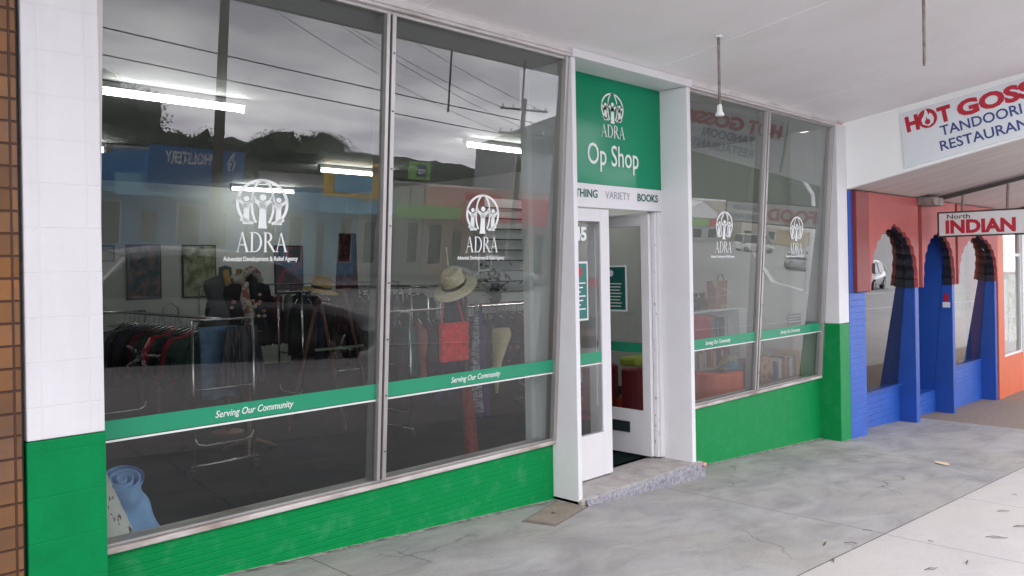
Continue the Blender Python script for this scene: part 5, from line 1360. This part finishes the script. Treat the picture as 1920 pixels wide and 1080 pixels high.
# gabled grey building at the end of the row
zb = G(38,-24)
gb = empty('gabled_hall',(48,-36,zb),'tall grey hall with a dark gable roof at the end of the far row','building')
MB().box(40.5,57,-40,-36,zb-.5,zb+7.5).build('wall',greyw,gb)
mb = MB(); mb.prism([(40.0,-35.6,zb+7.5),(57.5,-35.6,zb+7.5),(50,-35.6,zb+11.2)],(0,-4.8,0)); mb.build('roof',mat('dark_roof_sheet',(.06,.06,.065),.6,var=.1),gb)
for x in (43,47,51,55):
    f_ = MB().box(x-.8,x+.8,-35.999,-35.94,zb+1,zb+3.2).build('window',M['inner'],gb); MB().box(x-.7,x+.7,-35.938,-35.93,zb+1.1,zb+3.1).build('pane',carp['glass'],f_)
MB().box(41,56.5,-35.9,-33.5,zb+3.4,zb+3.5).build('awning',greyw,gb)
# buildings beyond the junction
def hut(name,x0,x1,y0,y1,h_,wm,rm,label,gable=True,band=None):
    zb = G(x0,y1)-.2
    t_ = empty(name,((x0+x1)/2,y1,zb),label,'building')
    MB().box(x0,x1,y0,y1,zb-.5,zb+h_).build('wall',wm,t_)
    if gable: MB().prism([(x0-.4,y1+.4,zb+h_),(x1+.4,y1+.4,zb+h_),((x0+x1)/2,y1+.4,zb+h_+(x1-x0)*.20)],(0,y0-y1-.8,0)).build('roof',rm,t_)
    else: MB().box(x0-.3,x1+.3,y0-.3,y1+.5,zb+h_,zb+h_+.35).build('roof',rm,t_)
    if band: MB().box(x0,x1,y1+.001,y1+.3,zb+h_-1.1,zb+h_-.2).build('sign_band',band,t_)
    n = max(2,int((x1-x0)/3.5))
    for k in range(n):
        a = x0+(x1-x0)*(k+.2)/n; b = x0+(x1-x0)*(k+.8)/n
        f_ = MB().box(a,b,y1+.002,y1+.05,zb+.6,zb+2.1).build('window',M['inner'],t_); MB().box(a+.1,b-.1,y1+.052,y1+.06,zb+.7,zb+2.0).build('pane',carp['glass'],t_ if False else f_)
    return t_
cst = hut('corner_store',97,109,-72,-60,3.6,greyw,white_f,'corner store with white gable roof and green and red band, reflected by the third emblem',True,grn)
MB().box(105.6,109.1,-59.699,-59.60,G(97,-60)-.2+2.45,G(97,-60)-.2+3.45).build('red_sign', redm, cst)
hut('brick_workshop',110.5,116,-74,-62,3.8,cream,greyw,'narrow cream workshop between the corner store and the long hall',False)
hut('flat_roofed_hall',117.5,137,-75,-61,6.2,cream,white_f,'long cream hall with white flat roof beyond the junction',False)
hut('beige_house',121,128,-57,-52,2.5,mat('beige_wall',(.60,.50,.33),.7,var=.05),cream,'low beige house in front of the long hall',False)
hut('hillside_house',170,184,-110,-98,4.0,greyw,redm,'red roofed house far along the side street')

# poles and wires
def upole(x, y, h_, label, arms=2, lean=0.0, r_=.15, az=0):
    zb = G(x, y)-.3
    t_ = empty('utility_pole',(x,y,zb),label,'utility pole','timber utility poles')
    MB().tube([(x,y,zb),(x+lean*h_,y,zb+h_)],[r_*1.15,r_*.8],12).build('pole',M['bark'],t_,smooth=True)
    for k in range(arms):
        z_ = zb+h_-.5-k*1.1; xx = x+lean*(h_-.5-k*1.1); c, s_ = math.cos(az), math.sin(az)
        am = MB().tube([(xx-1.1*c,y-1.1*s_,z_),(xx+1.1*c,y+1.1*s_,z_)],.055,6).build('crossarm',M['bark'],t_)
        for d_ in (-1.0,-.5,.5,1.0):
            MB().lathe([(0,0),(.035,0),(.05,.05),(.03,.10),(.045,.14),(0,.16)],(xx+d_*c,y+d_*s_,z_+.05),8).build('insulator',M['fascia'],am)
    return t_
upole(12.6,-22.2,12.5,'near timber pole standing before the upholstery shop',2,0,.17,R(80))
upole(27.0,-22.5,8.9,'leaning timber pole with two crossarms over the red signs',2,.025,.13,R(35))
upole(-17,-22.2,12.5,'timber pole at the far left of the street, outside the reflections',2,0,.17,R(80))
def wire(a, b, sag, name_i, label):
    a, b = Vector(a), Vector(b); pts = []
    for i in range(17):
        t_ = i/16; p = a.lerp(b, t_); p.z -= sag*4*t_*(1-t_); pts.append(p)
    o = MB().tube(pts,.011,5).build('power_line',M['blk']); tag(o,label,'power line','overhead power lines')
zt1 = G(12.6,-22.2)+11.8; zt2 = G(27,-22.5)+8.1
zt0 = G(-17,-22.2)+11.8
i = 0
wl_ = ['uppermost','second','third','fourth']
for k,(d_, dz) in enumerate(((-1,0),(1,0),(-1,-1.1),(1,-1.1))):
    wire((12.6+d_*.17,-22.2+d_*.98,zt1+dz),(27.2+d_*.8,-22.5+d_*.55,zt2+dz),.45,0,f'{wl_[k]} of the power lines from the near pole to the leaning pole')
    wire((-17+d_*.17,-22.2+d_*.98,zt0+dz),(12.6+d_*.17,-22.2+d_*.98,zt1+dz),.5,0,f'{wl_[k]} of the power lines running left from the near pole')
wire((-10,-8.2,4.9),(34,-8.6,3.6),.5,0,'low service wire crossing the top of both left panes in reflection')
wire((-10,-8.6,4.5),(34,-9.2,3.2),.4,0,'thin lower service wire just under the first one in reflection')
# street lamp with curved arm
x,y = 43.0,-15.5
zl = G(x,y)
sl_ = empty('street_lamp',(x,y,zl),'white curved arm street lamp at the junction, reflected in the right window','street lamp')
MB().tube([(x,y,zl),(x,y,zl+4.2),(x-.5,y,zl+5.3),(x-1.8,y,zl+6.0),(x-4.2,y,zl+6.4),(x-6.6,y,zl+6.75)],[.13,.11,.10,.09,.08,.075],10).build('mast',white_f,sl_,smooth=True)
MB().box(x-7.5,x-6.6,y-.16,y+.16,zl+6.65,zl+6.85).build('lamp_head',M['blk'],sl_,bevel=.03)
MB().tube([(x-6.65,y,zl+6.2),(x-6.65,y,zl+7.0)],.04,6).build('bracket',white_f,sl_)
# low white wall panel / trolley bay reflected in the restaurant glass
# trees
def crown_mesh(mb, c, rx, ry_, rz, n, size, seed):
    rnd = random.Random(seed); lumps = []
    for k in range(9):
        a = rnd.uniform(0,6.28); e = rnd.uniform(-.5,1)
        lumps.append((Vector((c[0]+rx*.62*math.cos(a)*math.sqrt(max(0,1-e*e)), c[1]+ry_*.62*math.sin(a)*math.sqrt(max(0,1-e*e)), c[2]+rz*.6*e)), rnd.uniform(.30,.52)))
    for p, s_ in lumps:
        rad = 7
        vs = []; 
        for j in range(rad+1):
            ph = math.pi*j/rad
            for k in range(10):
                a = 2*math.pi*k/10; d_ = Vector((math.sin(ph)*math.cos(a), math.sin(ph)*math.sin(a), math.cos(ph)))
                r_ = .70+.6*noise.noise(d_*2.2+p)
                vs.append(p+Vector((d_.x*rx*s_*r_, d_.y*ry_*s_*r_, d_.z*rz*s_*r_)))
        mb.add(vs,[(j*10+k,j*10+(k+1)%10,(j+1)*10+(k+1)%10,(j+1)*10+k) for j in range(rad) for k in range(10)])
    for i in range(n):
        p, s_ = lumps[rnd.randrange(len(lumps))]
        d_ = Vector((rnd.gauss(0,1),rnd.gauss(0,1),rnd.gauss(0,1))).normalized()*rnd.random()**.3*1.02
        q = p + Vector((d_.x*rx*s_, d_.y*ry_*s_, d_.z*rz*s_))
        u = Vector((rnd.gauss(0,1),rnd.gauss(0,1),rnd.gauss(0,.6))).normalized()*size*rnd.uniform(.6,1.3); v_ = u.cross(Vector((rnd.gauss(0,1),rnd.gauss(0,1),rnd.gauss(0,1)))).normalized()*size*rnd.uniform(.4,.9)
        mb.add([q-u, q+v_*.7, q+u, q-v_*.7],[(0,1,2,3)])
def tree(h_, cr_, seed, lm, label, n=2600, name='tree', size=.16, trunk=.22):
    t_ = empty(name,(0,0,0),label,'tree','trees behind the far shops')
    rnd = random.Random(seed); mb = MB()
    mb.tube([(0,0,0),(.1,.05,h_*.3),(-.05,.1,h_*.6)],[trunk,trunk*.75,trunk*.5],10)
    for k in range(6):
        a = k*1.05+rnd.random(); r_ = cr_*.65
        mb.tube([(0,.05,h_*(.35+.04*k)),(r_*.4*math.cos(a),r_*.4*math.sin(a),h_*(.5+.04*k)),(r_*math.cos(a),r_*math.sin(a),h_*(.65+.04*k))],[trunk*.5,trunk*.3,trunk*.12],7)
    mb.build('trunk',M['bark'],t_,smooth=True)
    mb = MB(); crown_mesh(mb,(0,0,h_*.68),cr_,cr_,h_*.34,n,size,seed)
    mb.build('crown',lm,t_)
    return t_
pr = [tree(9,4.2,1,M['leaf'],'',9000,size=.085), tree(8,5.0,2,M['leaf2'],'',9000,size=.085), tree(10,3.6,3,M['leaf'],'',5200,size=.09)]
spots = [(12.2,-32.1,2,.80),(13.4,-33.9,0,.80),(9.3,-33,0,1.0),(4.5,-34,1,1.25),(16.3,-37.2,2,.66),(19.7,-38,2,.66),(21.6,-39.6,2,.60),(26.4,-43.5,0,.76),(28.4,-42.9,1,.95),(30.8,-44.2,1,.90),(33,-45,0,.76),(36,-47.5,1,.82),(38.6,-48.4,0,.66),(23.5,-47,1,.74),(17,-45,1,.80),(-3,-34,0,1.2),(-10,-35,1,1.3),(30,-53,0,.74),(46,-56,1,.80)]
used = set()
for i,(x,y,k,s_) in enumerate(spots):
    o = pr[k] if k not in used else copy_tree(pr[k]); used.add(k)
    o.location = (x,y,G(x,-24)-.3); o.rotation_euler = (0,0,i*1.7); o.scale = (s_,s_,s_)
    o['label'] = f'{["broad dark","spreading olive","tall narrow"][k]} tree, {ordn[i]} planted in the belt behind the far shops'
# wooded hills
def ridge(name, x0, x1, y, base, prof, seed, mt, depth=60):
    mb = MB(); nx, ny = 220, 14; vs = []
    for j in range(ny+1):
        v_ = j/ny
        for i in range(nx+1):
            x = x0+(x1-x0)*i/nx; t_ = i/nx
            hh = prof(x)*math.sin(min(1,v_*1.15)*math.pi/2)
            hh += (noise.noise(Vector((x*.13,v_*9,seed)))*1.6+noise.noise(Vector((x*.4,v_*25,seed)))*.9)*min(1,v_*3)
            vs.append((x, y-depth*v_, base+hh))
    mb.add(vs,[(j*(nx+1)+i,j*(nx+1)+i+1,(j+1)*(nx+1)+i+1,(j+1)*(nx+1)+i) for j in range(ny) for i in range(nx)])
    return tag(mb.build(name,mt,smooth=False),kind='structure')
hillm = mat('forested_hill',(.022,.034,.018),.9,scale=.35,col2=(.05,.062,.036),thr=(.4,.65),bump=1.0,bscale=1.2)
ridge('hill',-80,420,-150,-4,lambda x: 8+8*math.exp(-((x-150)/70)**2)+3.0*math.sin(x*.03)+38*max(0,min(1,(x-235)/70)),3.3,hillm)
tag(MB().box(-400,900,-900,-395,-4.0,-3.9).build('far_ground',mat('far_grass',(.07,.08,.05),.9,var=.2,scale=.1)),kind='structure')
